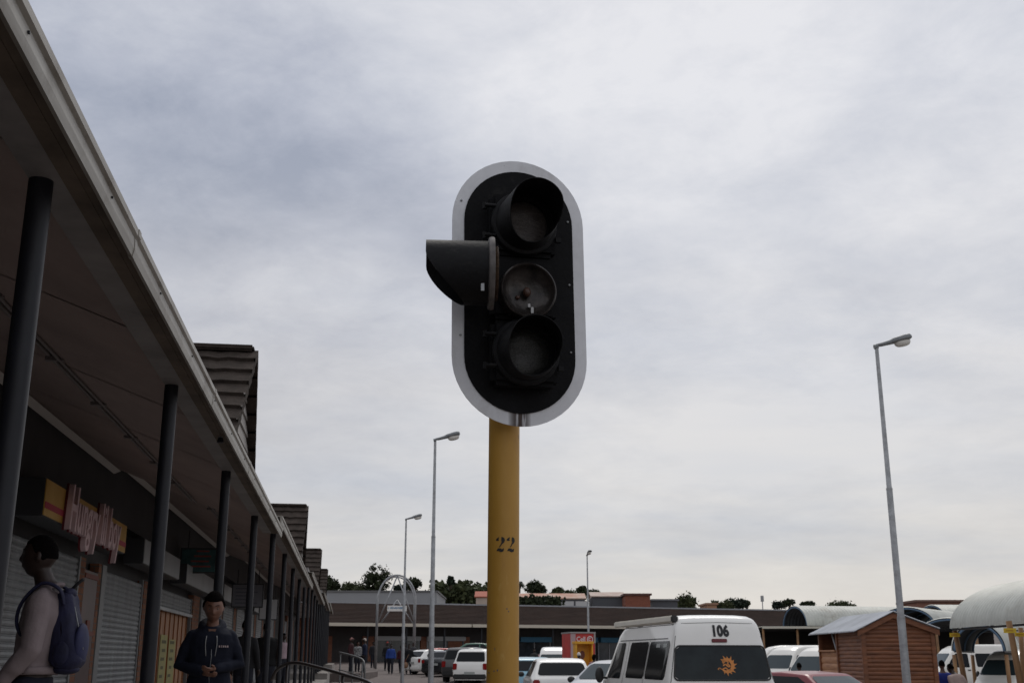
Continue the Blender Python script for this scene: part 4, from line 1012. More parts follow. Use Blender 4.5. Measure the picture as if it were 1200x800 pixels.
# ------------------------------------------------------------------ barrel-vaulted taxi shelters
M_vault = mat('vault_sheet', (0.50, 0.51, 0.47), 0.55, 0.1, var=0.12, vscale=1.2)
add_wear(M_vault, (0.30, 0.27, 0.22), 1.5, .52, .72, (1, .5, 1), amount=.55)
M_vaultin = mat('vault_blue_rib', (0.10, 0.17, 0.26), 0.5)
M_gum = mat('gum_pole', (0.30, 0.165, 0.07), 0.7, c2=(0.18, 0.095, 0.045), vscale=4, stretch=(1, 1, 0.5))
def vault(label, c0, rz, length, a, rise, eave, pitch=0.19, posts=True, power=2.0, ribs=True):
    """half-barrel along local +Y from the near end c0; spans local x -a..a"""
    t_ = thing('vaulted_shelter', label, 'shelter', c0, rz, 'barrel-roofed taxi shelters')
    nl = int(length / pitch) * 4
    def P(u, v, off=0.0):
        th = pi * v; x = -a * cos(th); z = eave + rise * sin(th) ** (2 / power)
        w_ = 0.045 * sin(2 * pi * u * nl / 4) + off
        return Vector((x * (1 + w_ / a), u * length, z + w_ * sin(th)))
    mb = MB(); mb.grid(lambda u, v: P(u, v), nl, 28)
    mb.build('roof_sheet', M_vault, t_, True)
    mb = MB(); mb.grid(lambda u, v: P(u, v, -0.014), nl, 28); mb.build('shade_sheet', mat('vault_shade', (0.06, 0.068, 0.075), 0.7), t_, True)  # added inner sheet, shade of the vault's inside put into its dark colour
    if ribs:
        n = max(2, int(length / 3) + 1)
        for k in range(n):
            y = 0.04 + (length - 0.08) * k / (n - 1); mb = MB()
            mb.tube([Vector((-(a - .07) * cos(pi * q / 24), y, eave - 0.02 + (rise - .07) * sin(pi * q / 24) ** (2 / power))) for q in range(25)], (0.05, 0.05), 6)
            mb.build('arch_rib', M_vaultin, t_, True)
    for sx in (-1, 1):
        mb = MB(); mb.span((sx * (a - 0.09) - 0.03, 0, eave - 0.06), (sx * (a - 0.09) + 0.03, length, eave - 0.005)); mb.build('eave_beam', M_greypaint, t_)
        if posts:
            n = max(2, int(length / 3.2) + 1)
            for k in range(n):
                y = 0.15 + (length - 0.3) * k / (n - 1); mb = MB(); mb.tube([(sx * (a - 0.03), y, -0.3), (sx * (a - 0.03), y, eave - 0.14)], 0.075, 10); mb.build('post', M_gum, t_, True)
    return t_
def yawpt(px, py, Y):
    p = at(px, py, Y); return p
# big near one at the right edge: its left eave runs towards the viewer
e1 = at(1113, 736, 32.0); e0 = at(1200, 728.5, 26.7)
dirv = Vector((e1.x - e0.x, e1.y - e0.y, 0)).normalized(); rzv = -atan2(dirv.x, dirv.y)
perp = Vector((dirv.y, -dirv.x, 0)); gz0 = ground_z(14, 28)
A_, R_ = 2.25, 1.22
Lb = 15.0; c0 = Vector((e1.x, e1.y, 0)) - dirv * Lb + perp * A_
big = vault('large pale corrugated barrel roof on gum poles at the right edge', (c0.x, c0.y, gz0), rzv, Lb, A_, R_, e1.z - gz0, pitch=0.21, posts=False, ribs=True)
def post_at(px, py0, px2, Y, parent_thing, Y2=None):
    a = at(px, py0, Y); b_ = at(px2, 800, Y2 or Y); d = b_ - a; zg = ground_z(a.x, Y) - 0.05
    k = (zg - a.z) / d.z; b_ = a + d * k
    inv = (Matrix.Translation(parent_thing.location) @ Matrix.Rotation(parent_thing.rotation_euler.z, 4, 'Z')).inverted()
    mb = MB(); mb.tube([inv @ a, inv @ a.lerp(b_, .5), inv @ b_], [0.066, 0.075, 0.085], 12); mb.build('post', M_gum, parent_thing, True)
post_at(1118, 733, 1131, 32.0, big); post_at(1182, 727, 1196, 26.6, big); post_at(1196, 735, 1200, 34.0, big)
M_ysign = mat('yellow_plate', (0.70, 0.48, 0.03), 0.5)
def bay_sign(px, py, Y, w, h, label):
    p = at(px, py, Y); t_ = thing('bay_sign', label, 'sign', (p.x, p.y - 0.09, p.z), radians(-8), 'yellow bay signs on the gum poles')
    mb = MB(); mb.span((-w / 2, -0.012, -h / 2), (w / 2, 0.012, h / 2), bev=0.004); mb.build('sign_plate', M_ysign, t_)
    mb = MB(); rr = random.Random(int(px)); x = -w * 0.32
    while x < w * 0.3:
        mb.box((x, -0.0145, 0), (0.012, 0.003, h * 0.3 * rr.uniform(.7, 1.1))); x += 0.024
    mb.build('sign_print', mat('print_rust', (0.35, 0.09, 0.03), 0.7), t_)
    mb = MB(); mb.tube([(0, 0.012, 0), (0, 0.08, 0)], 0.012, 6); mb.build('bracket', M_steel, t_)
bay_sign(1117.5, 743.5, 31.9, 0.27, 0.105, 'leftmost small yellow bay sign, on the pole nearest the wooden kiosk')
bay_sign(1181.5, 738.5, 26.5, 0.27, 0.105, 'highest yellow bay sign, on the thick gum pole by the white minibus nose')
bay_sign(1194, 743, 33.8, 0.30, 0.11, 'lower yellow bay sign at the right edge, on the thin rear pole')
# row behind: long vault across, with its left mouth showing
pL = at(922, 733, 78); zt = at(922, 709, 78).z; gl = ground_z(pL.x, 78) * 0.3
vault('long grey corrugated barrel roof behind the wooden kiosk, its left mouth open', (pL.x + 0.8, pL.y + 1.1, gl), radians(-76), 9.2, 1.75, zt - pL.z, pL.z - gl, pitch=0.25)
pM = at(1058, 733, 66); zt = at(1062, 711, 66).z
vault('barrel roof with dark blue-ribbed mouth rising behind the kiosk ridge', (pM.x + 0.2, pM.y, 0), radians(-35), 9.0, 1.62, zt - pM.z, pM.z, pitch=0.25)
pN = at(1112, 737, 58); zt = at(1105, 723, 58).z
vault('low pale barrel roof between the kiosk and the large shelter', (pN.x + 0.3, pN.y + 1, -0.3), radians(-60), 7.0, 1.6, zt - pN.z, pN.z + 0.3, pitch=0.25)
pQ = at(1138, 762, 44); zt = at(1138, 733, 44).z
vault('dark-mouthed barrel roof seen beneath the large right-hand shelter roof', (pQ.x + .3, pQ.y, -0.38), radians(-28), 6.0, 0.95, zt - pQ.z + 0.12, pQ.z + 0.38, pitch=0.25)
vault('far grey barrel roof stretching behind the blue-ribbed one', (at(1092, 730, 84).x, 84, 0.3), radians(-84), 16.0, 2.2, 1.1, at(1092, 727, 84).z - 0.3, pitch=0.25)
# low flat-roofed market shelter with dark interior
mL = at(893, 734, 70); mR = at(985, 736, 70); gm = 0.05
ms = thing('market_shelter', 'low flat scalloped-edged shelter roof with dark stalls beneath it', 'shelter', (mL.x, 70, gm))
wM = mR.x - mL.x + 8; hM = mL.z - gm
mb = MB(); mb.grid(lambda u, v: (wM * u, 7 * v, hM + 0.035 * abs(sin(u * pi * 60)) + 0.0 * v), 360, 1); mb.grid(lambda u, v: (wM * u, 0.0, hM - 0.10 + 0.135 * v), 1, 1)
mb.build('roof_sheet', mat('cream_sheet', (0.55, 0.53, 0.45), 0.6), ms)
for k in range(7):
    mb = MB(); mb.tube([(0.1 + k * wM / 6.2, 0.2, 0), (0.1 + k * wM / 6.2, 0.2, hM - 0.1)], 0.07, 8); mb.build('post', M_gum, ms, True)
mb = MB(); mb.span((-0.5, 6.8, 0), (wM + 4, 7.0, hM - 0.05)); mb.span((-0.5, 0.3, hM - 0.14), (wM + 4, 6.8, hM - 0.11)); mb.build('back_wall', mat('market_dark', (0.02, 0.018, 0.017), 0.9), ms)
rr = random.Random(12)
for k in range(9):
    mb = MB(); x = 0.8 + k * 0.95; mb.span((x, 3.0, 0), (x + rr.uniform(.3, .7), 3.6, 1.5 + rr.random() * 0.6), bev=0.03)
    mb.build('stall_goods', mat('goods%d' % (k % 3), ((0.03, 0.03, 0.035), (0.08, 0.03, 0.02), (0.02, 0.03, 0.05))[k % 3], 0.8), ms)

# ------------------------------------------------------------------ phone container and yellow booth
Yc = 62.0; pc = at(677.5, 742, Yc); gc = ground_z(pc.x, Yc)
ph = thing('phone_container', 'red and grey phone container shop with white logo on its red fascia', 'kiosk', (pc.x, Yc, gc), radians(12))
hc_ = pc.z - gc; wc_ = 1.33
mb = MB(); mb.span((-wc_ / 2, -0.9, 0), (wc_ / 2, 0.9, hc_), bev=0.02); mb.build('container_body', mat('container_red', (0.48, 0.035, 0.03), 0.5, var=0.15, vscale=2), ph)
mb = MB(); mb.span((-wc_ / 2, -0.93, 0), (-wc_ / 2 + 0.27, -0.902, hc_ - 0.02)); mb.build('grey_panel', mat('panel_pinkgrey', (0.42, 0.30, 0.31), 0.5), ph)
mb = MB()
mb.span((-wc_ / 2 - 0.03, -0.96, hc_), (wc_ / 2 + 0.03, 0.95, hc_ + 0.07)); mb.span((wc_ / 2 - 0.07, -0.955, hc_ - 0.5), (wc_ / 2 + 0.02, -0.905, hc_)); mb.build('frame', mat('container_frame', (0.33, 0.32, 0.31), 0.5, 0.3), ph)
TMc = Matrix(((1, 0, 0, 0.02), (0, 0, -1, -0.915), (0, 1, 0, hc_ - 0.30), (0, 0, 0, 1)))
text_mesh('Cell', 0.34, 0.005, 'lettering', mat('logo_white', (0.75, 0.70, 0.70), 0.6), ph, TMc @ Matrix.Translation((-0.12, 0, 0)), sx=0.9, bold=0.004)
lc = MB()
lc.lathe([(0.125, 0), (0.165, 0), (0.165, 0.01), (0.125, 0.01), (0.125, 0)], 28, TMc @ Matrix.Translation((0.37, 0, 0)))
lc.lathe([(0.055, 0), (0.085, 0), (0.085, 0.01), (0.055, 0.01), (0.055, 0)], 20, TMc @ Matrix.Translation((0.37, 0, 0)), a0=radians(50), a1=radians(310))
lc.build('logo', MATS['logo_white'], ph)
Yb = 55.0; pb = at(683, 751, Yb); gb = ground_z(pb.x, Yb)
yb_ = thing('phone_booth', 'bright yellow phone booth open at the front before the red container', 'kiosk', (pb.x + 0.0, Yb, gb), radians(8))
hb = pb.z - gb; M_y2 = mat('booth_yellow', (0.72, 0.36, 0.02), 0.5, var=0.12, vscale=3)
mb = MB(); mb.span((-0.44, -0.35, hb - 0.12), (0.46, 0.4, hb), bev=0.01); mb.build('roof', M_y2, yb_)
mb = MB(); mb.span((-0.40, 0.28, 0), (0.42, 0.36, hb - 0.12)); mb.build('back_panel', M_y2, yb_)
for sx in (-0.40, 0.36):
    mb = MB(); mb.span((sx, -0.3, 0), (sx + 0.06, 0.28, hb - 0.12)); mb.build('side_panel', M_y2, yb_)
mb = MB(); mb.span((-0.34, -0.3, 0.0), (0.36, 0.25, 1.02)); mb.build('counter', M_y2, yb_)
mb = MB(); mb.prism([(0.02 + 0.12 * cos(2 * pi * k / 16), hb - 0.62 + 0.2 * sin(2 * pi * k / 16)) for k in range(16)], 1, 0.262, 0.278); mb.build('hood_panel', mat('booth_brown', (0.20, 0.07, 0.05), 0.5), yb_)

# ------------------------------------------------------------------ vehicles
def interp(tab, y):
    if y <= tab[0][0]: return tab[0][1]
    for (a, va), (b_, vb) in zip(tab, tab[1:]):
        if y <= b_: return va + (vb - va) * (y - a) / (b_ - a)
    return tab[-1][1]
class Car:
    """lofted body along local Y: 0 is the rear bumper, L the nose; x to the right of travel"""
    def __init__(s, L, w, wr, H, zb, top, z0=0.22, wtab=None, edge=0.10):
        s.L, s.w, s.wr, s.H, s.zb, s.top, s.z0, s.wtab, s.edge = L, w, wr, H, zb, top, z0, wtab or [(0, .90), (.12, .97), (.4, 1), (L - .7, 1), (L - .25, .95), (L, .82)], edge
    def T(s, y):
        a = 0.03; return (interp(s.top, y - a) + interp(s.top, y) * 2 + interp(s.top, y + a)) / 4
    def dims(s, y):
        T = s.T(y); f_ = max(0, min(1, (T - s.zb) / (s.H - s.zb))); wm = interp(s.wtab, y)
        w = s.w * wm; zbe = min(s.zb, T - 0.05); wt = w * .985 * (1 - f_) * .93 + s.wr * f_ * wm ** .4
        e_ = s.edge * max(.25, f_); return T, w, zbe, wt, e_
    def half(s, y):
        T, w, zbe, wt, e_ = s.dims(y); z0 = s.z0
        xb = w * .985
        ze = T - e_
        if ze < zbe: ze = zbe + 0.01
        q = [(0, z0), (w * .86, z0), (w * .95, z0 + .05), (w * .99, z0 + .16), (w * 1.0, z0 + (zbe - z0) * .55), (w * .995, zbe - .06 * (zbe - z0)), (xb, zbe)]
        for k in (.33, .66): q.append((xb + (wt - xb) * k, zbe + (ze - zbe) * k))
        q += [(wt, ze), (wt * .985, ze + (T - ze) * .38), (wt * .93, ze + (T - ze) * .70), (wt * .82, ze + (T - ze) * .88), (wt * .55, ze + (T - ze) * .97), (0, T)]
        return q
    def body(s):
        mb = MB(); n = int(s.L / 0.05); ys_ = [s.L * k / n for k in range(n + 1)]
        extra = [t_[0] + d for t_ in s.top for d in (-.03, 0, .03)]
        ys_ = sorted(set([round(max(0, min(s.L, q)), 4) for q in ys_ + extra]))
        rings = []
        for y in ys_:
            h = s.half(y); pts = [(-x, z) for x, z in reversed(h[1:])] + h
            pts = pts[:-1] if abs(pts[-1][0] - 0) < 1e-6 and abs(pts[0][0]) < 1e-6 else pts
            rings.append([mb.bm.verts.new((x, y, z)) for x, z in pts])
        m_ = len(rings[0])
        for i in range(len(rings) - 1):
            for k in range(m_):
                try: mb.bm.faces.new((rings[i][k], rings[i][(k + 1) % m_], rings[i + 1][(k + 1) % m_], rings[i + 1][k]))
                except ValueError: pass
        for r_ in (rings[0], rings[-1]):
            try: mb.bm.faces.new(r_)
            except ValueError: pass
        return mb
    def side(s, y, z, off):
        T, w, zbe, wt, e_ = s.dims(y); xb = w * .985; ze = T - e_
        k = (z - zbe) / max(.02, ze - zbe)
        if k > 1: k = 1
        if k < 0: return w * 1.0 + off - 0.003 * 0
        return xb + (wt - xb) * k + off
    def side_patch(s, poly_b, poly_t, sgn, off=0.006, nu=24, nv=6, corner=0.0):
        """poly_b, poly_t: [(y, z)] tables of the lower and upper edge over the same y range"""
        y0 = poly_b[0][0]; y1 = poly_b[-1][0]; mb = MB()
        def P(u, v, o_):
            y = y0 + (y1 - y0) * u; zb_ = interp(poly_b, y); zt_ = interp(poly_t, y)
            if corner:
                d = min(y - y0, y1 - y); c_ = corner - sqrt(max(0, corner ** 2 - max(0, corner - d) ** 2)) if d < corner else 0
                m_ = (zb_ + zt_) / 2; zb_ = min(m_, zb_ + c_); zt_ = max(m_, zt_ - c_)
            z = zb_ + (zt_ - zb_) * v
            return Vector((sgn * s.side(y, z, o_), y, z))
        mb.grid(lambda u, v: P(u, v, off), nu, nv)
        mb.grid(lambda u, v: P(u, v, off - 0.012), nu, nv)
        return mb
    def end_y(s, x, z, front):
        """y of the outer surface at x, z on the front or rear slope"""
        lo, hi = (s.L * 0.5, s.L) if front else (0, s.L * 0.5)
        def top_z(y):
            h = s.half(y)[6:]; ax = abs(x); xs_ = [q[0] for q in h]
            for (xa, za), (xb_, zb_) in zip(h, h[1:]):
                if xb_ <= ax <= xa: return za + (zb_ - za) * ((xa - ax) / max(1e-6, xa - xb_))
            return s.zb - 1 if ax > xs_[0] else s.T(y)
        for _ in range(26):
            mid = (lo + hi) / 2
            ok = top_z(mid) >= z
            if front: lo, hi = (mid, hi) if ok else (lo, mid)
            else: lo, hi = (lo, mid) if ok else (mid, hi)
        return (lo + hi) / 2
    def end_patch(s, z0, z1, w0, w1, front, off=0.008, corner=0.06, nu=24, nv=12):
        mb = MB(); sg_ = 1 if front else -1
        def P(u, v, o_):
            z = z0 + (z1 - z0) * v; hw = w0 + (w1 - w0) * v
            d = min(z - z0, z1 - z)
            if d < corner: hw -= corner - sqrt(max(0, corner ** 2 - (corner - d) ** 2))
            x = hw * (2 * u - 1); return Vector((x, s.end_y(x, z, front) + sg_ * o_, z + o_ * 0.4))
        mb.grid(lambda u, v: P(u, v, off), nu, nv); mb.grid(lambda u, v: P(u, v, off - 0.014), nu, nv)
        return mb
def wheels(t_, c, ys_, r, x, wd=0.19):
    for y in ys_:
        for sgn in (-1, 1):
            mb = MB(); M = Matrix.Translation((sgn * (x - wd), y, r)) @ Matrix.Rotation(radians(90) * sgn, 4, 'Y')
            mb.lathe([(r * .62, 0), (r * .95, 0.0), (r, .03), (r, wd - .03), (r * .95, wd), (r * .62, wd), (r * .62, 0)], 28, M); ty = mb.build('wheel', M_rubber, t_, True, angle=40)
            mb = MB(); mb.lathe([(0, wd - .03), (r * .2, wd - .02), (r * .56, wd - .045), (r * .63, wd - .01), (r * .63, .02)], 28, M)
            mb.build('rim', mat('rim_silver', (0.45, 0.45, 0.46), 0.35, 0.6), ty, True, angle=40)
M_red = mat('tail_lamp_red', (0.28, 0.012, 0.012), 0.2, spec=0.6)
M_head = mat('head_lamp', (0.55, 0.56, 0.57), 0.12)
M_bumper = mat('black_trim', (0.03, 0.03, 0.03), 0.6)
M_plate = mat('number_plate', (0.40, 0.42, 0.40), 0.5)
def vehicle(kind, label, paint, loc, rz, group=None, plate=M_plate, name=None):
    """kinds: minibus, hatchback, sedan, suv"""
    spec = {
        'minibus': dict(L=4.84, w=.94, wr=.71, H=2.225, zb=1.14, z0=.25, edge=.17, top=[(0, .95), (.03, 1.14), (.10, 1.60), (.20, 2.06), (.27, 2.17), (.42, 2.215), (.9, 2.225), (2.9, 2.22), (3.35, 2.15), (3.62, 2.02), (3.78, 1.86), (4.30, 1.22), (4.42, 1.08), (4.74, .84), (4.84, .55)]),
        'hatchback': dict(L=3.75, w=.81, wr=.60, H=1.42, zb=.93, z0=.2, edge=.07, top=[(0, .60), (.06, .90), (.12, .95), (.52, 1.34), (.72, 1.40), (1.2, 1.42), (1.9, 1.40), (2.2, 1.34), (2.82, .98), (3.55, .80), (3.75, .55)]),
        'sedan': dict(L=4.3, w=.85, wr=.60, H=1.42, zb=.93, z0=.2, edge=.07, top=[(0, .62), (.06, .95), (.55, 1.0), (1.05, 1.34), (1.3, 1.40), (1.8, 1.42), (2.4, 1.38), (3.05, .98), (4.0, .82), (4.3, .55)]),
        'suv': dict(L=4.5, w=.90, wr=.70, H=1.78, zb=1.10, z0=.34, edge=.09, top=[(0, .72), (.05, 1.05), (.10, 1.12), (.34, 1.66), (.5, 1.75), (1.5, 1.78), (2.5, 1.75), (2.7, 1.70), (3.2, 1.16), (4.2, 1.02), (4.5, .70)]),
    }[kind]
    c = Car(**spec); L = spec['L']
    t_ = thing(name or {'minibus': 'minibus', 'hatchback': 'parked_car', 'sedan': 'parked_car', 'suv': 'parked_car'}[kind], label, {'minibus': 'minibus'}.get(kind, 'car'), loc, rz, group)
    c.body().build('body', paint, t_, True, angle=50)
    for sgn in (-1, 1):
        if kind == 'minibus':
            panes = [(.30, 1.42), (1.50, 2.66), (2.74, 3.30)]
            for a, b_ in panes[:2]: c.side_patch([(a, 1.19), (b_, 1.19)], [(a, 1.80), (b_, 1.80)], sgn, corner=.06).build('window', M_glass, t_, True, angle=40)
            c.side_patch([(3.02, 1.17), (3.95, 1.17)], [(3.02, 1.80), (3.60, 1.80), (3.95, 1.40)], sgn, corner=.03).build('window', M_glass, t_, True, angle=40)
            for y in (1.46, 2.80, 4.02): c.side_patch([(y, .45), (y + .012, .45)], [(y, 1.82 if y < 4 else 1.1), (y + .012, 1.82 if y < 4 else 1.1)], sgn, .003, 1, 8).build('panel_gap', M_bumper, t_)
            c.side_patch([(3.0, 1.02), (3.14, 1.02)], [(3.0, 1.07), (3.14, 1.07)], sgn, .02, 2, 1).build('door_handle', M_bumper, t_)
            mb = MB(); mb.ball((sgn * 1.08, 3.92, 1.22), (.085, .06, .15), 12, 8); mb.tube([(sgn * .9, 3.95, 1.16), (sgn * 1.06, 3.93, 1.18)], .025, 6); mb.build('wing_mirror', M_bumper, t_, True)
        elif kind == 'suv':
            for a, b_ in ((.42, 1.15), (1.22, 2.05)): c.side_patch([(a, 1.15), (b_, 1.15)], [(a, 1.62), (b_, 1.62)], sgn, corner=.05).build('window', M_glass, t_, True, angle=40)
            c.side_patch([(2.10, 1.15), (2.98, 1.15)], [(2.10, 1.62), (2.6, 1.62), (2.98, 1.30)], sgn, corner=.03).build('window', M_glass, t_, True, angle=40)
            mb = MB(); mb.ball((sgn * 1.02, 2.85, 1.18), (.08, .06, .09), 10, 8); mb.build('wing_mirror', M_bumper, t_, True)
        else:
            y1 = 1.9 if kind == 'hatchback' else 2.1; ya = .72 if kind == 'hatchback' else 1.12; yb2 = 2.62 if kind == 'hatchback' else 2.85
            c.side_patch([(ya - .15, .97), (y1 - .62, .97)], [(ya - .15, 1.10), (ya + .15, 1.32), (y1 - .62, 1.335)], sgn).build('window', M_glass, t_, True, angle=40)
            c.side_patch([(y1 - .55, .97), (yb2, .97)], [(y1 - .55, 1.335), (y1 + .15, 1.32), (yb2, 1.04)], sgn).build('window', M_glass, t_, True, angle=40)
            mb = MB(); mb.ball((sgn * (spec['w'] + .09), yb2 - .12, 1.0), (.09, .06, .07), 10, 8); mb.build('wing_mirror', M_bumper, t_, True)
        # arches as dark lips
    G = {'minibus': ((1.20, 1.705, .80, .735), (1.22, 1.80, .80, .68)), 'hatchback': ((1.0, 1.30, .63, .54), (1.02, 1.33, .64, .54)), 'sedan': ((1.04, 1.31, .60, .53), (1.02, 1.33, .64, .54)), 'suv': ((1.18, 1.62, .72, .64), (1.2, 1.64, .74, .64))}[kind]
    rw = c.end_patch(*G[0], False).build('rear_window', M_glass, t_, True, angle=40)
    c.end_patch(*G[1], True).build('windscreen', M_glassblue, t_, True, angle=40)
    lz = {'minibus': (.72, 1.02), 'hatchback': (.66, .90), 'sedan': (.72, .90), 'suv': (.80, 1.10)}[kind]
    for sgn in (-1, 1):
        mb = MB(); w = spec['w']; mb.span((sgn * w * .72, -.012, lz[0]), (sgn * w * .93, .14, lz[1]), bev=.025); mb.build('tail_light', M_red, t_, True, angle=40)
        mb = MB(); fz = c.T(L - .22) - .17; mb.span((sgn * w * .50, L - .30, fz - .02), (sgn * w * .86, L - .10, fz + .12), bev=.03); mb.build('headlight', M_head, t_, True, angle=40)
    mb = MB(); mb.span((-spec['w'] * .9, -.07, spec['z0'] + .05), (spec['w'] * .9, .2, spec['z0'] + .27), bev=.04); mb.build('rear_bumper', paint if kind != 'suv' else M_bumper, t_, True, angle=40)
    mb = MB(); mb.span((-.26, -.035, .60 if kind != 'minibus' else .8), (.26, -.02, .72 if kind != 'minibus' else .92)); mb.build('number_plate', plate, t_)
    r = {'minibus': .33, 'hatchback': .28, 'sedan': .30, 'suv': .37}[kind]
    wheels(t_, c, (.78 if kind != 'minibus' else .95, L - .75 if kind != 'minibus' else 3.62), r, spec['w'] + .012)
    return t_, c
P_white = mat('car_white', (0.88, 0.87, 0.83), 0.28, coat=0.6, var=0.03, vscale=1.5)
P_cream = mat('car_cream_white', (0.84, 0.82, 0.76), 0.3, coat=0.5, var=0.04, vscale=1.5)
P_red = mat('car_maroon', (0.20, 0.016, 0.025), 0.35, coat=0.25)
P_silver = mat('car_silver', (0.45, 0.46, 0.48), 0.32, 0.4, coat=0.5)
P_dark = mat('car_charcoal', (0.05, 0.048, 0.047), 0.3, coat=0.6)
P_black = mat('car_black', (0.02, 0.021, 0.023), 0.25, coat=0.6)
P_blue = mat('car_pale_blue', (0.22, 0.42, 0.52), 0.3, coat=0.5)
P_green = mat('car_green', (0.03, 0.12, 0.07), 0.3, coat=0.5)
P_bright = mat('car_red', (0.50, 0.03, 0.025), 0.3, coat=0.5)

# the near minibus, number 106
gb = ground_z(3.3, 19)
bus, bc = vehicle('minibus', 'high-roofed white minibus numbered 106 with orange sun emblem on its rear window', P_white, (3.385, 18.75, -0.04), radians(9.5))
tl = MB()
BM_ = lambda x, z, off: Vector((x, bc.end_y(x, z, False) - off, z + off * .4))
def end_frame(xc, zc, off):
    o = BM_(xc, zc, off); tx_ = (BM_(xc + .05, zc, off) - BM_(xc - .05, zc, off)).normalized(); tz_ = (BM_(xc, zc + .06, off) - BM_(xc, zc - .06, off)).normalized(); n_ = tx_.cross(tz_)
    return Matrix(((tx_.x, tz_.x, n_.x, o.x), (tx_.y, tz_.y, n_.y, o.y), (tx_.z, tz_.z, n_.z, o.z), (0, 0, 0, 1)))
text_mesh('106', 0.24, 0.002, 'fleet_number', mat('number_black', (0.012, 0.012, 0.014), 0.5), bus, end_frame(0.03, 1.945, 0.006), sx=0.80, bold=0.013, spacing=1.05)
mb = MB(); mb.box((0, 0, 0.006), (0.26, 0.058, 0.018), bev=0.007); mb.bm.transform(end_frame(0.0, 1.80, 0.004)); mb.build('brake_light', mat('brake_dark_red', (0.12, 0.008, 0.012), 0.3), bus, True, angle=40)
# emblem: orange crescent sun with rays and a curling tail
EF = end_frame(0.09, 1.41, 0.012); mb = MB()
def epoly(pts): mb.face([EF @ Vector((p[0], p[1], 0)) for p in pts])
n = 30
for k in range(n):
    a0, a1 = radians(-150 + 285 * k / n), radians(-150 + 285 * (k + 1) / n)
    th = lambda q: 0.018 + 0.040 * sin(pi * q / n) ** .7
    r0 = 0.118
    epoly([((r0 - th(k)) * cos(a0), (r0 - th(k)) * sin(a0)), (r0 * cos(a0), r0 * sin(a0)), (r0 * cos(a1), r0 * sin(a1)), ((r0 - th(k + 1)) * cos(a1), (r0 - th(k + 1)) * sin(a1))])
for k, a in enumerate([radians(q) for q in (-120, -95, -70, -45, -20, 5, 32, 58, 84, 108, 132)]):
    l = 0.05 if k % 2 else 0.03; c_ = Vector((cos(a), sin(a))); p_ = Vector((-sin(a), cos(a)))
    bse = c_ * 0.115; tp = c_ * (0.12 + l) + p_ * 0.014; epoly([(bse + p_ * .016)[:], (bse - p_ * .016)[:], tp[:]])
for pts, w_ in (([(-.10, -.06), (-.14, -.035), (-.165, -.05), (-.15, -.07)], .012), ([(-.06, .05), (-.02, .075), (.02, .05), (.0, .02), (.04, .0)], .02), ([(-.075, -.0), (-.03, .02), (.01, -.02), (.05, -.01)], .022), ([(-.08, -.05), (-.03, -.035), (.0, -.07), (.05, -.06)], .018), ([(-.05, .09), (-.08, .06), (-.06, .03)], .016)):
    for (x0, y0), (x1, y1) in zip(pts, pts[1:]):
        dx, dy = x1 - x0, y1 - y0; l = sqrt(dx * dx + dy * dy); nx, ny = -dy / l * w_ / 2, dx / l * w_ / 2
        epoly([(x0 + nx, y0 + ny), (x1 + nx, y1 + ny), (x1 - nx, y1 - ny), (x0 - nx, y0 - ny)])
mb.build('emblem', mat('emblem_orange', (0.62, 0.24, 0.06), 0.6), bus)
M_rear = mat('rear_tint', (0.018, 0.026, 0.028), 0.10, c2=(0.010, 0.014, 0.016), vscale=3, spec=0.30)
for ch in bus.children:
    if ch.name.startswith('rear_window'): ch.data.materials[0] = M_rear
for sx in (-1, 1):
    mb = MB(); mb.tube([BM_(sx * (.885 - .16 * k / 9), 1.02 + .095 * k, .001) for k in range(10)], .006, 6); mb.build('panel_gap', M_bumper, bus)
mb = MB(); mb.tube([BM_(-.72 + 1.44 * k / 12, 2.09 - .02 * abs(k - 6) / 6, .001) for k in range(13)], .005, 6); mb.build('panel_gap', mat('seam_grey', (.2, .2, .19), .7), bus)
# window rubber round the rear glass, stickers, gutter strip
mb = MB()
def rp(t, off, gx, gz_):
    """closed loop around the rear glass"""
    z0, z1 = 1.20 - gz_, 1.705 + gz_; w0, w1 = .80 + gx, .735 + gx; c_ = .07
    s_ = t % 1.0 * 4; k = int(s_); f_ = s_ - k
    if k == 0: x, z = -1 + 2 * f_, 0
    elif k == 1: x, z = 1, f_
    elif k == 2: x, z = 1 - 2 * f_, 1
    else: x, z = -1, 1 - f_
    zz = z0 + (z1 - z0) * z; hw = w0 + (w1 - w0) * z; xx = hw * x
    # round corners
    dx = hw - abs(xx); dz = min(zz - z0, z1 - zz)
    if dx < c_ and dz < c_:
        q = Vector((c_ - dx, c_ - dz)); 
        if q.length > c_: q = q.normalized() * c_
        xx = (hw - c_ + q.x) * (1 if xx > 0 else -1); zz = (z0 + c_ - q.y) if zz - z0 < z1 - zz else (z1 - c_ + q.y)
    return BM_(xx, zz, off)
pts = [rp(k / 160, 0.006, .012, .012) for k in range(161)]
mb.tube(pts, 0.014, 8); mb.build('window_rubber', M_bumper, bus, True)
bc.side_patch([(0.45, 1.83), (3.5, 1.83)], [(0.45, 1.845), (3.5, 1.845)], -1, .004, 24, 1).build('drip_rail', M_greypaint, bus)
for (y0, y1) in ((.42, .62), (.80, 1.02)):
    bc.side_patch([(y0, 1.70), (y1, 1.70)], [(y0, 1.76), (y1, 1.76)], -1, .009, 2, 1).build('window_sticker', mat('sticker', (0.35, 0.37, 0.36), 0.6), bus)
# small reversing text block on the front door: faint grey letters
for q in range(3):
    bc.side_patch([(3.42 + .10 * q, 1.0), (3.49 + .10 * q, 1.0)], [(3.42 + .10 * q, 1.07), (3.49 + .10 * q, 1.07)], -1, .005, 1, 1).build('door_lettering', mat('faint_grey', (0.3, 0.29, 0.27), 0.6), bus)
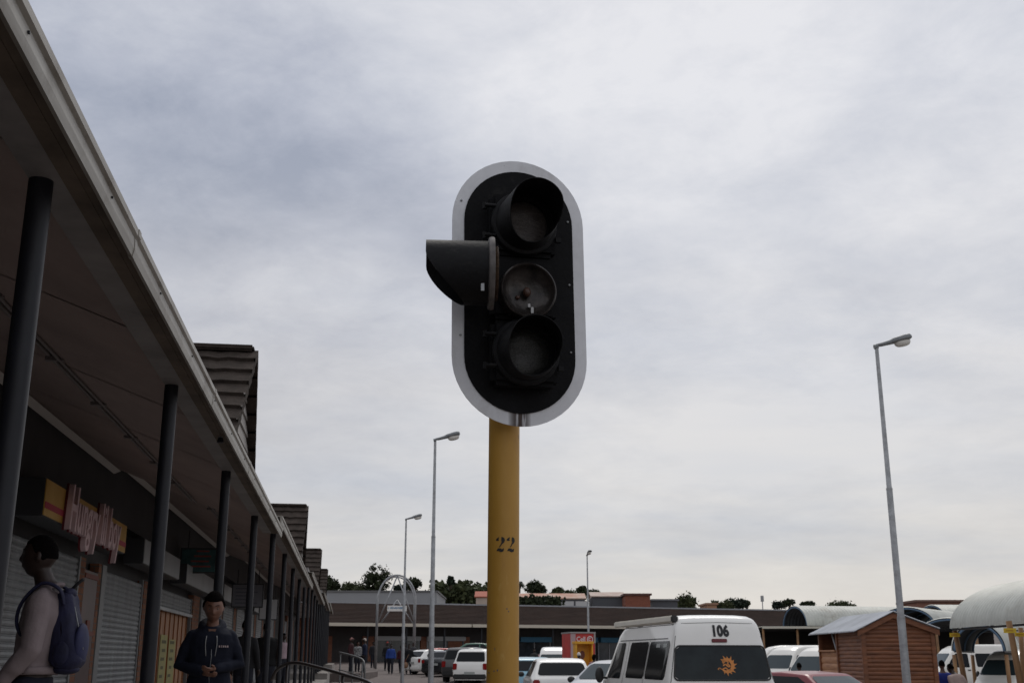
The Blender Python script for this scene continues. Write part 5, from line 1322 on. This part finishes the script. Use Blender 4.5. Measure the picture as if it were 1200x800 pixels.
# rolled awning on the left roof edge, on its rack
BRM = Matrix.Translation((3.385, 18.75, -0.04)) @ Matrix.Rotation(radians(9.5), 4, 'Z')
aw_ = thing('rolled_awning', 'long cream rolled awning case clamped on the left roof edge of the near minibus', 'awning', BRM @ Vector((-0.70, 0.40, 2.055)), radians(9.5))
mb = MB(); mb.box((0.0, 1.75, 0.09), (0.11, 3.7, 0.11), bev=0.02); mb.build('case', M_whitedirty, aw_, True, angle=40)
mb = MB(); mb.box((0.0, -0.125, 0.09), (0.118, 0.05, 0.118), bev=0.02); mb.build('end_cap', M_bumper, aw_, True, angle=40)
for y in (0.15, 1.2, 2.7):
    mb = MB(); mb.tube([(0, y, 0.03), (0.02, y, -0.05), (0.10, y, -0.075)], 0.014, 8); mb.build('bracket', M_bumper, aw_, True)
mb = MB(); mb.tube([(0.0, -0.1, 0.0), (0.0, 2.9, 0.0)], 0.012, 8); mb.build('rack_bar', M_bumper, aw_, True)

# other vehicles
G1 = 'cars parked along the left row'; G2 = 'minibus taxis parked at the rank'
def put(kind, label, paint, px, Y, head, grp, back=True, dz=0.0):
    """px: picture column of the body centre; head: heading in degrees, 0 = away from the viewer, 90 = to the left"""
    Ls = {'minibus': 4.84, 'hatchback': 3.75, 'sedan': 4.3, 'suv': 4.5}[kind]
    X = (px - 600) / 1370 * Y; h = radians(head); d = Vector((-sin(h), cos(h), 0)) * (Ls / 2)
    z = ground_z(X, Y) + dz
    return vehicle(kind, label, paint, (X - d.x, Y - d.y, z), h, grp)
put('hatchback', 'white hatchback with red tail lights parked beside the minibus', P_white, 652, 31.0, 3, G1, dz=0.02)
mb = MB(); 
put('hatchback', 'pale blue hatchback half hidden between the yellow pole and the white hatchback', P_blue, 619, 38.0, 4, G1)
put('hatchback', 'silver car facing the viewer between the white hatchback and the minibus', P_silver, 727, 25.6, 152, G1)
rc_, _c = put('sedan', 'maroon car in front of the wooden kiosk, windscreen facing right', P_red, 956, 21.6, 214, G1, dz=-0.06)
put('suv', 'white station wagon parked tail-on just left of the yellow pole', P_white, 567, 57.5, -16, G1, dz=-0.12)
put('suv', 'dark charcoal off-roader left of the white station wagon', P_dark, 551, 60.5, -14, G1, dz=-0.10)
put('sedan', 'black sedan with red tail lights beside the tall lamp post', P_black, 529, 67.0, -24, G1)
put('hatchback', 'white hatchback with visible wheel at the end of the left row', P_white, 512, 70.0, -48, G1)
put('hatchback', 'bright red car roof showing behind the black sedan', P_bright, 526, 75.0, -70, G1)
put('sedan', 'dark green car roof behind the white station wagon', P_green, 551, 73.0, 88, G1, dz=0.35)
put('minibus', 'white minibus facing the viewer left of the red phone container', P_white, 649, 68.0, 176, G2, dz=-0.25)
# taxi rank: one prototype with its parts, then copies
def taxi(label, px, Y, head, paint=None, z=None, proto=None):
    X = (px - 600) / 1370 * Y; h = radians(head); d = Vector((-sin(h), cos(h), 0)) * 2.42
    loc = (X - d.x, Y - d.y, ground_z(X, Y) if z is None else z)
    if proto is None:
        return vehicle('minibus', label, paint or P_cream, loc, h, G2)[0]
    c = copy_tree(proto); c.location = loc; c.rotation_euler = (0, 0, h); c['label'] = label; return c
tp = taxi('cream-white minibus taxi nosing left, first right of the numbered minibus', 938, 54, 128, z=-0.2)
taxi('white minibus taxi partly hidden by the kiosk counter posts', 976, 50, 126, z=-0.26, proto=tp)
taxi('long white minibus side-on behind the two nosing taxis', 925, 62, 92, z=-0.1, proto=tp)
taxi('white minibus roof seen through the open side of the kiosk', 985, 63, 94, z=-0.12, proto=tp)
taxi('white minibus side-on behind the two people right of the kiosk', 1140, 56, 93, z=-0.12, proto=tp)
taxi('white minibus taxi nosing left between the gum poles', 1196, 48, 128, z=-0.40, proto=tp)
taxi('white minibus far back at the right edge behind the gum poles', 1212, 64, 90, z=-0.12, proto=tp)

# ------------------------------------------------------------------ people
SKINS = {'deep': (0.028, 0.014, 0.010), 'brown': (0.16, 0.075, 0.048), 'mid': (0.09, 0.042, 0.028)}
def limb(mb, pts, rad, seg=14):
    """tapered limb with rounded ends"""
    P = [Vector(p) for p in pts]; mb.tube(P, list(rad), seg)
    for p, r in ((P[0], rad[0]), (P[-1], rad[-1])):
        rr_ = r if hasattr(r, '__len__') else (r, r); mb.ball(p, (rr_[0] * .99, rr_[1] * .99, max(rr_) * .99), 12, 8)
def head_fn(w=1.0):
    def hp_(u, v):
        th, ph_ = pi * v, 2 * pi * u
        x, y, z = sin(th) * sin(ph_), -sin(th) * cos(ph_), cos(th)
        X, Y_, Z = x * .076 * w, y * .097, z * .120
        t_ = max(0, min(1, (-Z - .01) / .10))
        X *= 1 - .30 * t_ ** 1.3
        if Y_ > 0: Y_ *= 1 - .50 * t_
        else: Y_ *= (1 - .02 * t_)
        fr = max(0, -y) ** .6
        g = lambda a, s_: math.exp(-(a / s_) ** 2)
        d = 0
        nz_ = max(0, min(1, (.035 - Z) / .055)) if Z > -.03 else 0
        d += .026 * g(X, .012 + .004 * nz_) * (nz_ ** 1.3) * (1 if Z > -.022 else g(Z + .022, .008))
        d += .006 * g(Z - .034, .010) * g(X, .045)
        d -= .010 * (g(X - .030, .014) + g(X + .030, .014)) * g(Z - .014, .011)
        d += .011 * g(X, .022) * (g(Z + .050, .0065) + g(Z + .063, .0070))
        d += .012 * g(X, .020) * g(Z + .098, .016)
        d += .005 * (g(X - .045, .018) + g(X + .045, .018)) * g(Z + .015, .02)
        return Vector((X, Y_ - d * fr, Z))
    return hp_
def hand(mb, w, d, n, side, s_=1.0, curl=0.5):
    """palm and five fingers from the wrist w along d; n = palm normal"""
    d = d.normalized(); n = (n - d * n.dot(d)).normalized(); lat = d.cross(n).normalized() * side
    pc_ = w + d * .045 * s_
    mb.tube([w, w + d * .025 * s_, w + d * .055 * s_, w + d * .088 * s_], [(.024 * s_, .019 * s_), (.034 * s_, .017 * s_), (.040 * s_, .016 * s_), (.036 * s_, .012 * s_)], 12)
    for k, (o_, l) in enumerate(((-.028, .070), (-.0095, .080), (.0095, .074), (.027, .058))):
        b0 = w + d * .082 * s_ + lat * o_ * s_; a = curl * .5
        p = [b0 - d * .012]; dd = d.copy()
        for j, fr in enumerate((.45, .30, .25)):
            dd = (d * cos(a) + n * sin(a)); p.append(p[-1] + dd * l * fr * s_ + (d * .012 if j == 0 else Vector((0, 0, 0)))); a += curl * (.75 + .08 * k)
        limb(mb, p, [.0095 * s_, .009 * s_, .0083 * s_, .007 * s_], 8)
    tb = w + d * .028 * s_ - lat * .030 * s_; t1 = tb - lat * .022 * s_ + d * .026 * s_ + n * .010 * s_; t2 = t1 + d * .026 * s_ + n * .014 * s_
    limb(mb, [tb + lat * .012, t1, t2], [.012 * s_, .0105 * s_, .0085 * s_], 8)
def person(label, X, Y, z, face, H=1.74, skin='deep', top=(0.05, 0.05, 0.06), legs=(0.02, 0.022, 0.03), near=False, arms=None, stride=0.0, bend=0.0, spine=0.0, headfw=0.0, nod=0.0, hd=1.0, hat=None, hair='short', group='people around the car park', hem=.90, topname='jacket', build_=1.0, tmat=None, fem=False):
    """face: heading, 0 = towards the viewer (-Y), 90 = towards +X. bend leans the trunk forward (radians)"""
    s_ = H / 1.75
    t_ = thing('person', label, 'person', (X, Y, z), radians(face), group)
    vx = .0075 if near else .019; cvx = .009 if near else .021
    sk = mat('skin_' + skin, SKINS[skin], 0.5, var=.08, vscale=9)
    B = Matrix.Translation((0, 0, .92)) @ Matrix.Rotation(bend, 4, 'X') @ Matrix.Translation((0, 0, -.92))
    def up_(p):                     # points of the trunk above the hips
        p = Vector(p); k = sstep(p.z, .95, 1.42); return (B @ (p + Vector((0, spine * k, 0)))) * s_
    S = lambda p: Vector(p) * s_
    shw = (.175 if not fem else .155) * build_
    if arms is None: arms = [((.245, .02, 1.13), (.26, -.07, .89)), ((-.245, .02, 1.13), (-.26, -.05, .89))]
    sh = [up_((shw, 0, 1.375)), up_((-shw, 0, 1.375))]
    el = [up_(a[0]) for a in arms]; wr = [up_(a[1]) for a in arms]
    hips = [S((.088, 0, .90)), S((-.088, 0, .90))]
    st = stride
    kn = [S((.09, -.02 - st * .9, .49 + abs(st) * .06)), S((-.09, -.02 + st * .35, .49))]
    an = [S((.09, -st * 1.25, .085)), S((-.09, st * 1.35, .085 + abs(st) * .22))]
    # the body, one continuous surface
    mb = MB(); b_ = build_
    tor = [(.84, .150, .100), (.93, .165, .115), (1.05, .140, .100), (1.20, .155, .108), (1.32, .172, .112), (1.39, .160, .098), (1.44, .095, .075), (1.48, .058, .058), (1.56, .047, .046)]
    mb.tube([up_((0, (-.0 if q[0] < 1.45 else -headfw * min(1.0, (q[0] - 1.44) / .08)), q[0])) for q in tor], [(q[1] * s_ * b_ if q[0] < 1.46 else q[1] * s_, q[2] * s_ * (b_ if q[0] < 1.46 else 1)) for q in tor], 20)
    hc2 = up_((0, -.018 - headfw, 1.635)); HMt = Matrix.Translation(hc2) @ Matrix.Rotation(nod + bend * .6, 4, 'X') @ Matrix.Scale(s_ * hd, 4)
    fn = head_fn(); mb.grid(lambda u, v: HMt @ fn(u, max(.002, min(.998, v))), 36 if near else 20, 30 if near else 16)
    for sx in (-1, 1): mb.ball(HMt @ Vector((sx * .076, .012, -.005)), (.010 * s_, .018 * s_, .030 * s_), 10, 8)
    for k in (0, 1):
        limb(mb, [sh[k], sh[k].lerp(el[k], .5), el[k], el[k].lerp(wr[k], .35), wr[k]], [.054 * s_, .047 * s_, .040 * s_, .041 * s_, .025 * s_])
        d = (wr[k] - el[k]).normalized(); hand(mb, wr[k], d, Vector((-1 if k == 0 else 1, 0, 0)) if abs(d.x) < .6 else Vector((0, .6, 1)), 1 if k == 0 else -1, s_, .55)
        limb(mb, [hips[k], hips[k].lerp(kn[k], .5), kn[k], kn[k].lerp(an[k], .3), an[k]], [.086 * s_, .075 * s_, .054 * s_, .055 * s_, .037 * s_])
        limb(mb, [an[k] + S((0, .03, -.045)), an[k] + S((0, -.06, -.05)), an[k] + S((0, -.14, -.06))], [.034 * s_, .036 * s_, .024 * s_], 10)
    remeshed(mb, 'body', sk, t_, vx, 2, .4)
    # clothes
    def folds(a, f_): return (lambda co: a * (noise.noise(co * f_) + .5 * noise.noise(co * f_ * 2.3)) * (1.0)) if near else None
    mb = MB(); e_ = .020
    tors = [q for q in tor if hem - .02 <= q[0] <= 1.45]; tors = [(hem, .172, .122)] + [q for q in tors if q[0] > hem + .03]
    mb.tube([up_((0, 0, q[0])) for q in tors], [((q[1] + e_ + .012) * s_ * b_, (q[2] + e_ + .006) * s_ * b_) for q in tors], 22)
    for k in (0, 1):
        w2 = el[k].lerp(wr[k], .93)
        limb(mb, [sh[k], sh[k].lerp(el[k], .5), el[k], el[k].lerp(w2, .5), w2], [.066 * s_, .066 * s_, .058 * s_, .055 * s_, .042 * s_])
    mb.tube([sh[0] + S((-.03, 0, .028)), up_((0, 0, 1.425)), sh[1] + S((.03, 0, .028))], [.045 * s_, .062 * s_, .045 * s_], 14)
    if topname == 'hooded_jacket':
        mb.tube([up_((.085 * cos(2 * pi * q / 20), .02 + .088 * sin(2 * pi * q / 20), 1.468 + .045 * sin(2 * pi * q / 20))) for q in range(21)], .045 * s_, 10)
    elif near: mb.tube([up_((.068 * cos(2 * pi * q / 20), .070 * sin(2 * pi * q / 20), 1.465 + .012 * sin(2 * pi * q / 20))) for q in range(21)], .014 * s_, 8)
    tm_ = tmat or mat('cloth_%02x%02x%02x' % tuple(int(min(1, c ** .45) * 255) for c in top), top, 0.85, var=.12, vscale=7, spec=.2, bump=.1, bscale=60)
    remeshed(mb, topname, tm_, t_, cvx, 3, .5, folds(.009, 8))
    mb = MB()
    mb.tube([S((0, 0, .80)), S((0, 0, .88)), S((0, 0, .97))], [(.150 * s_ * b_, .115 * s_ * b_), (.172 * s_ * b_, .128 * s_ * b_), (.158 * s_ * b_, .118 * s_ * b_)], 20)
    for k in (0, 1): limb(mb, [hips[k], hips[k].lerp(kn[k], .5), kn[k], kn[k].lerp(an[k], .5), an[k] + S((0, 0, .02))], [.104 * s_ * b_, .094 * s_, .074 * s_, .068 * s_, .062 * s_])
    remeshed(mb, 'trousers', mat('trouser_%02x%02x%02x' % tuple(int(min(1, c ** .45) * 255) for c in legs), legs, 0.85, spec=.2, var=.15, vscale=6), t_, cvx, 3, .5)
    for k in (0, 1):
        mb = MB(); limb(mb, [an[k] + S((0, .045, -.040)), an[k] + S((0, -.05, -.045)), an[k] + S((0, -.16, -.055))], [.042 * s_, .045 * s_, .030 * s_], 12); mb.build('shoe', mat('shoe_dark', (.03, .028, .028), .6), t_, True)
    # hair or hat
    def cap_fn(grow, zcut, ridge=0):
        def f(u, v):
            p = fn(u, max(.002, v * .66)); front = -p.y
            lim = zcut + .082 * sstep(front, -.045, .045) - .02 * sstep(abs(p.x), .055, .075) * (1 if abs(front) < .05 else 0)
            e_ = max(0.0, min(1.0, (p.z - lim) / .014))
            q = p + p.normalized() * (grow * e_ - (1 - e_) * .006)
            if ridge and e_ > 0: q += p.normalized() * (.0045 * abs(sin(p.x * 230)) * e_)
            elif near: q += p.normalized() * (.002 * noise.noise(p * 120))
            return HMt @ q
        return f
    if hair:
        hm = mat('hair_black', (.006, .005, .005), 1.0, spec=.03, bump=.5, bscale=200)
        g_ = {'short': .0045, 'rows': .010, 'long': .016}[hair]
        mb = MB(); mb.grid(cap_fn(g_, -.022, hair == 'rows'), 60 if near else 18, 40 if near else 9)
        if hair == 'rows': mb.ball(HMt @ Vector((0, .085, .045)), (.05, .05, .045), 14, 10)
        if hair == 'long': mb.ball(HMt @ Vector((0, .05, -.03)), (.075, .06, .11), 14, 10)
        mb.build('hair', hm, t_, True)
    if hat:
        mb = MB(); mb.grid(cap_fn(.017, -.01), 24, 10); mb.ball(HMt @ Vector((0, -.10, .055)), (.06, .055, .008), 14, 6); mb.build('cap', mat('cap_%02x%02x%02x' % tuple(int(c ** .45 * 255) for c in hat), hat, .8), t_, True)
    if near:
        for sx in (-1, 1):
            mb = MB(); mb.ball(HMt @ Vector((sx * .030, -.0755, .012)), .0105 * s_, 12, 8); mb.build('eye', mat('eye_white', (.12, .10, .09), .4), t_, True)
            mb = MB(); mb.ball(HMt @ Vector((sx * .030, -.0845, .009)), .0042 * s_, 10, 6); mb.build('pupil', mat('pupil_dark', (.01, .008, .007), .2), t_, True)
            mb = MB(); mb.tube([HMt @ Vector((sx * (.014 + .010 * q), -.094 + .004 * q, .036 + .003 * sin(q * 1.0))) for q in range(4)], .0028, 6); mb.build('eyebrow', MATS['hair_black'], t_, True)
    return t_, up_, S, HMt

# man walking left along the arcade with a navy backpack
Ym = 6.75; Xm = -2.76
M_sweat = mat('sweatshirt_mauve', (0.25, 0.205, 0.21), 0.9, var=.03, vscale=3, spec=.15, bump=.15, bscale=70)
man, upm, Sm, HMm = person('young man in mauve sweatshirt walking left with a navy backpack', Xm, Ym, 0.40, -84, H=1.79, skin='deep', near=True, tmat=M_sweat, topname='sweatshirt', legs=(.018, .020, .032), hem=.99, spine=.045, headfw=.055, build_=.93, stride=.20, group='people walking in the arcade',
    arms=[((.235, .03, 1.12), (.20, -.115, .93)), ((-.235, .03, 1.12), (-.19, -.12, .93))])
mb = MB(); mb.tube([upm((.178 * cos(2 * pi * q / 28), .132 * sin(2 * pi * q / 28), 1.005)) for q in range(29)], (.012, .022), 8); mb.build('waistband', M_sweat, man, True)
# the bag rides on his back
Mman = Matrix.Translation((Xm, Ym, .40)) @ Matrix.Rotation(radians(-84), 4, 'Z')
bp = thing('backpack', "navy blue backpack with side pocket hanging on the walking man's back", 'backpack', Mman @ upm((0, .115, 1.02)), radians(-84))
M_navy = mat('bag_navy', (0.009, 0.010, 0.042), 0.75, var=.25, vscale=9, bump=.3, bscale=25)
def bag(u, v):
    a = 2 * pi * u; z = .46 * v; w = .145 * (1 - .35 * v ** 2.2) * (sin(pi * min(1, (v * .93 + .07)) * .5 + .0) ** .15)
    dpt = (.095 * (1 - .55 * v ** 1.6)) * (1 - .5 * max(0, .12 - v) / .12)
    if v > .93: w *= 1 - (v - .93) / .07 * .8; dpt *= 1 - (v - .93) / .07 * .8
    if v < .04: w *= .55 + .45 * v / .04; dpt *= .55 + .45 * v / .04
    c_, s_ = cos(a), sin(a); e = .6
    return Vector((w * abs(c_) ** e * (1 if c_ > 0 else -1), .02 + dpt * abs(s_) ** e * (1 if s_ > 0 else -1) + .055 * (1 - v) + .01 * noise.noise(Vector((u * 9, v * 5, 1))), z - .02))
mb = MB(); mb.grid(bag, 40, 30); mb.ball((0, .06, -.01), (.10, .08, .03), 16, 8); mb.ball((0, .045, .42), (.075, .035, .03), 16, 8)
mb.build('bag_body', M_navy, bp, True)
mb = MB(); mb.ball((0, .135, .13), (.115, .035, .12), 18, 12); mb.build('front_pocket', mat('bag_navy_light', (0.018, 0.021, 0.068), 0.75, var=.2, vscale=9), bp, True)
mb = MB(); mb.ball((.128, .06, .08), (.018, .045, .065), 14, 10); mb.build('side_pocket', M_navy, bp, True)
mb = MB(); mb.tube([(-.02, .03, .42), (-.02, .07, .47), (.0, .11, .50)], (.016, .010), 8); mb.build('grab_handle', mat('strap_black', (.012, .012, .014), .8), bp, True)
mb = MB(); mb.tube([(.06 + .0 * k, .165 - .018 * k, .10 + .06 * k) for k in range(5)], .003, 6); mb.build('zip', M_steel, bp, True)
Binv = (Matrix.Translation(bp.location) @ Matrix.Rotation(radians(-84), 4, 'Z')).inverted()
for sx in (1, -1):
    pts = [(sx * .10, .12, 1.36), (sx * .105, .085, 1.445), (sx * .11, .0, 1.48), (sx * .115, -.07, 1.43), (sx * .125, -.115, 1.34), (sx * .135, -.10, 1.24), (sx * .12, -.03, 1.16), (sx * .10, .08, 1.12)]
    P = [Binv @ Mman @ upm(p) for p in pts]; sm = []
    for i in range(len(P) - 1):
        p0, a, b_, p3 = P[max(0, i - 1)], P[i], P[i + 1], P[min(len(P) - 1, i + 2)]
        for k in range(6):
            t = k / 6; sm.append(0.5 * ((2 * a) + (b_ - p0) * t + (2 * p0 - 5 * a + 4 * b_ - p3) * t * t + (3 * a - p0 - 3 * b_ + p3) * t ** 3))
    mb = MB(); mb.tube(sm, (.024, .010), 10); mb.build('shoulder_strap', M_navy, bp, True)

# woman in navy hooded jacket, looking down at her hands
M_navyj = mat('jacket_navy', (0.012, 0.014, 0.024), 0.85, var=.2, vscale=7, spec=.15, bump=.15, bscale=60)
Yw = 10.0; Xw = -2.58
wom, upw, Sw, HMw = person('woman in dark navy hooded jacket looking down, hands together', Xw, Yw, 0.40, 14, H=1.62, skin='brown', near=True, tmat=M_navyj, topname='hooded_jacket', legs=(.012, .012, .015), hem=.86, nod=.30, headfw=.03, hd=1.16, hair='rows', stride=.05, build_=1.07, fem=True, group='people walking in the arcade',
    arms=[((.262, .02, 1.13), (.045, -.215, 1.09)), ((-.270, .03, 1.12), (-.045, -.205, 1.05))])
for sx in (1, -1):
    mb = MB(); mb.tube([upw((sx * .045 + sx * .006 * sin(k), -.140 - .010 * (k > 0), 1.38 - .045 * k)) for k in range(5)], .0035, 6); mb.build('drawstring', mat('cord_white', (.28, .28, .28), .8), wom, True)
mb = MB(); mb.tube([upw((.004 + .004 * sin(k * 1.3), -.156, 1.26 - .06 * k)) for k in range(6)], .002, 6); mb.build('zip', M_steel, wom, True)
mb = MB()
for q, w_ in enumerate((.010, .006, .012, .010, .012)): mb.box(upw((.075 + .018 * q, -.149 + .004 * q, 1.285)), (w_, .004, .016 if q != 1 else .02))
mb.build('chest_print', mat('print_pale', (.45, .36, .36), .7), wom)
mb = MB(); mb.prism([(-.035, 1.44), (.035, 1.44), (.0, 1.33)], 1, -.112, -.104); mb.bm.transform(Matrix.Scale(1.62 / 1.75, 4)); mb.build('neck_opening', MATS['skin_brown'], wom)

G3 = 'people around the car park'; G4 = 'people walking in the arcade'
def pp(label, px, Y, z, face, **k):
    X = (px - 600) / 1370 * Y
    return person(label, X, Y, ground_z(X, Y) if z is None else z, face, **k)
pp('dark silhouetted person half hidden behind a column right of the woman', 286, 20.5, .44, 170, H=1.70, top=(.02, .02, .022), group=G4)
pp('person all in black with back turned between two arcade columns', 311, 23.5, .44, 185, H=1.74, top=(.010, .010, .011), build_=1.2, group=G4)
pp('distant person in pale pink top deep in the arcade', 331, 38, .60, 60, H=1.66, top=(.40, .30, .33), group=G4)
# landing with the standing group
mb = MB(); p0 = at(404, 770, 58); mb.span((-11.0, 58.5, 0.0), (-7.55, 66, .74)); tag(mb.build('landing', M_paving), kind='structure')
pp('person in dark maroon jacket and pinkish cap beside the grey handrail', 411, 61.5, .74, 75, H=1.75, top=(.055, .022, .024), hat=(.35, .17, .15), group=G3)
pp('person in black and white patterned top between two standing people', 419, 63.5, .74, 20, H=1.60, skin='mid', tmat=mat('patterned_cloth', (.40, .40, .40), .85, c2=(.03, .03, .03), vscale=14), hair='long', group=G3)
pp('person in dark blue jacket and light cap at the walkway edge', 427, 61.5, .74, -70, H=1.72, top=(.022, .028, .055), hat=(.45, .38, .33), group=G3)
pp('pedestrian in bright blue jacket walking towards the viewer', 458, 70, None, 5, H=1.76, top=(.030, .065, .26), stride=.18, group=G3)
pp('pedestrian in black and dark red top, middle of the walking group', 470, 71, None, -8, H=1.62, top=(.06, .015, .017), stride=.15, hair='long', group=G3)
pp('pedestrian in black with tan bag, rightmost of the walking group', 479, 69, None, 12, H=1.74, top=(.016, .016, .018), stride=.20, group=G3)
pp('pedestrian in black wearing a red cap behind the blue jacket', 453.5, 75, None, 10, H=1.80, top=(.02, .02, .022), hat=(.35, .05, .04), stride=.15, group=G3)
pp('pedestrian in dark clothes following the walking group, half behind the lamp post', 474, 76, None, 0, H=1.70, top=(.03, .025, .03), stride=.12, group=G3)
pp('pedestrian in grey top beside the white hatchback at the row end', 484, 78, None, -15, H=1.72, top=(.06, .06, .065), stride=.1, group=G3)
pp('person in dark jacket waiting under the far shop canopy left of the arch', 437, 80, None, 25, H=1.74, top=(.025, .025, .03), group=G3)
# tan bag of the walker
tb = at(475.5, 779, 68.7); bg_ = thing('shoulder_bag', 'tan shoulder bag carried by the rightmost walking pedestrian', 'bag', tb)
mb = MB(); mb.ball((0, 0, 0), (.14, .07, .18), 14, 10); mb.build('bag_body', mat('tan_leather', (.26, .14, .08), .6), bg_, True)
mb = MB(); mb.tube([(-.08, 0, .14), (0.08, 0, .45), (.16, .05, .62)], .014, 6); mb.build('strap', MATS['tan_leather'], bg_, True)
pp('person in royal blue top with back turned right of the wooden kiosk', 1103, 30.0, None, 172, H=1.77, skin='mid', top=(.022, .036, .20), build_=1.15, group=G3)
pp('stooping person in beige jacket beside the person in royal blue', 1124, 29.0, None, 205, H=1.74, skin='deep', top=(.42, .33, .30), bend=.38, headfw=.04, build_=1.15, group=G3)
pp('person in dark navy top standing before the nosing minibus taxis', 936, 36.0, None, 190, H=1.72, top=(.016, .020, .040), group=G3)
pp('person in dark jacket and white sun hat at the yellow phone booth', 678.5, 49.5, None, 200, H=1.74, top=(.02, .025, .05), hat=(.60, .55, .50), group=G3)
pp('person with braided hair and pink top right of the yellow phone booth', 696, 51, None, 150, H=1.76, top=(.30, .16, .16), hair='long', group=G3)
pp('person in pale pink top seen between the parked hatchbacks and the shops', 634, 74, None, 0, H=1.70, top=(.45, .28, .28), group=G3)
pp('person in black seen over the roof of the white hatchback', 626, 72, None, 15, H=1.74, top=(.03, .03, .03), group=G3)
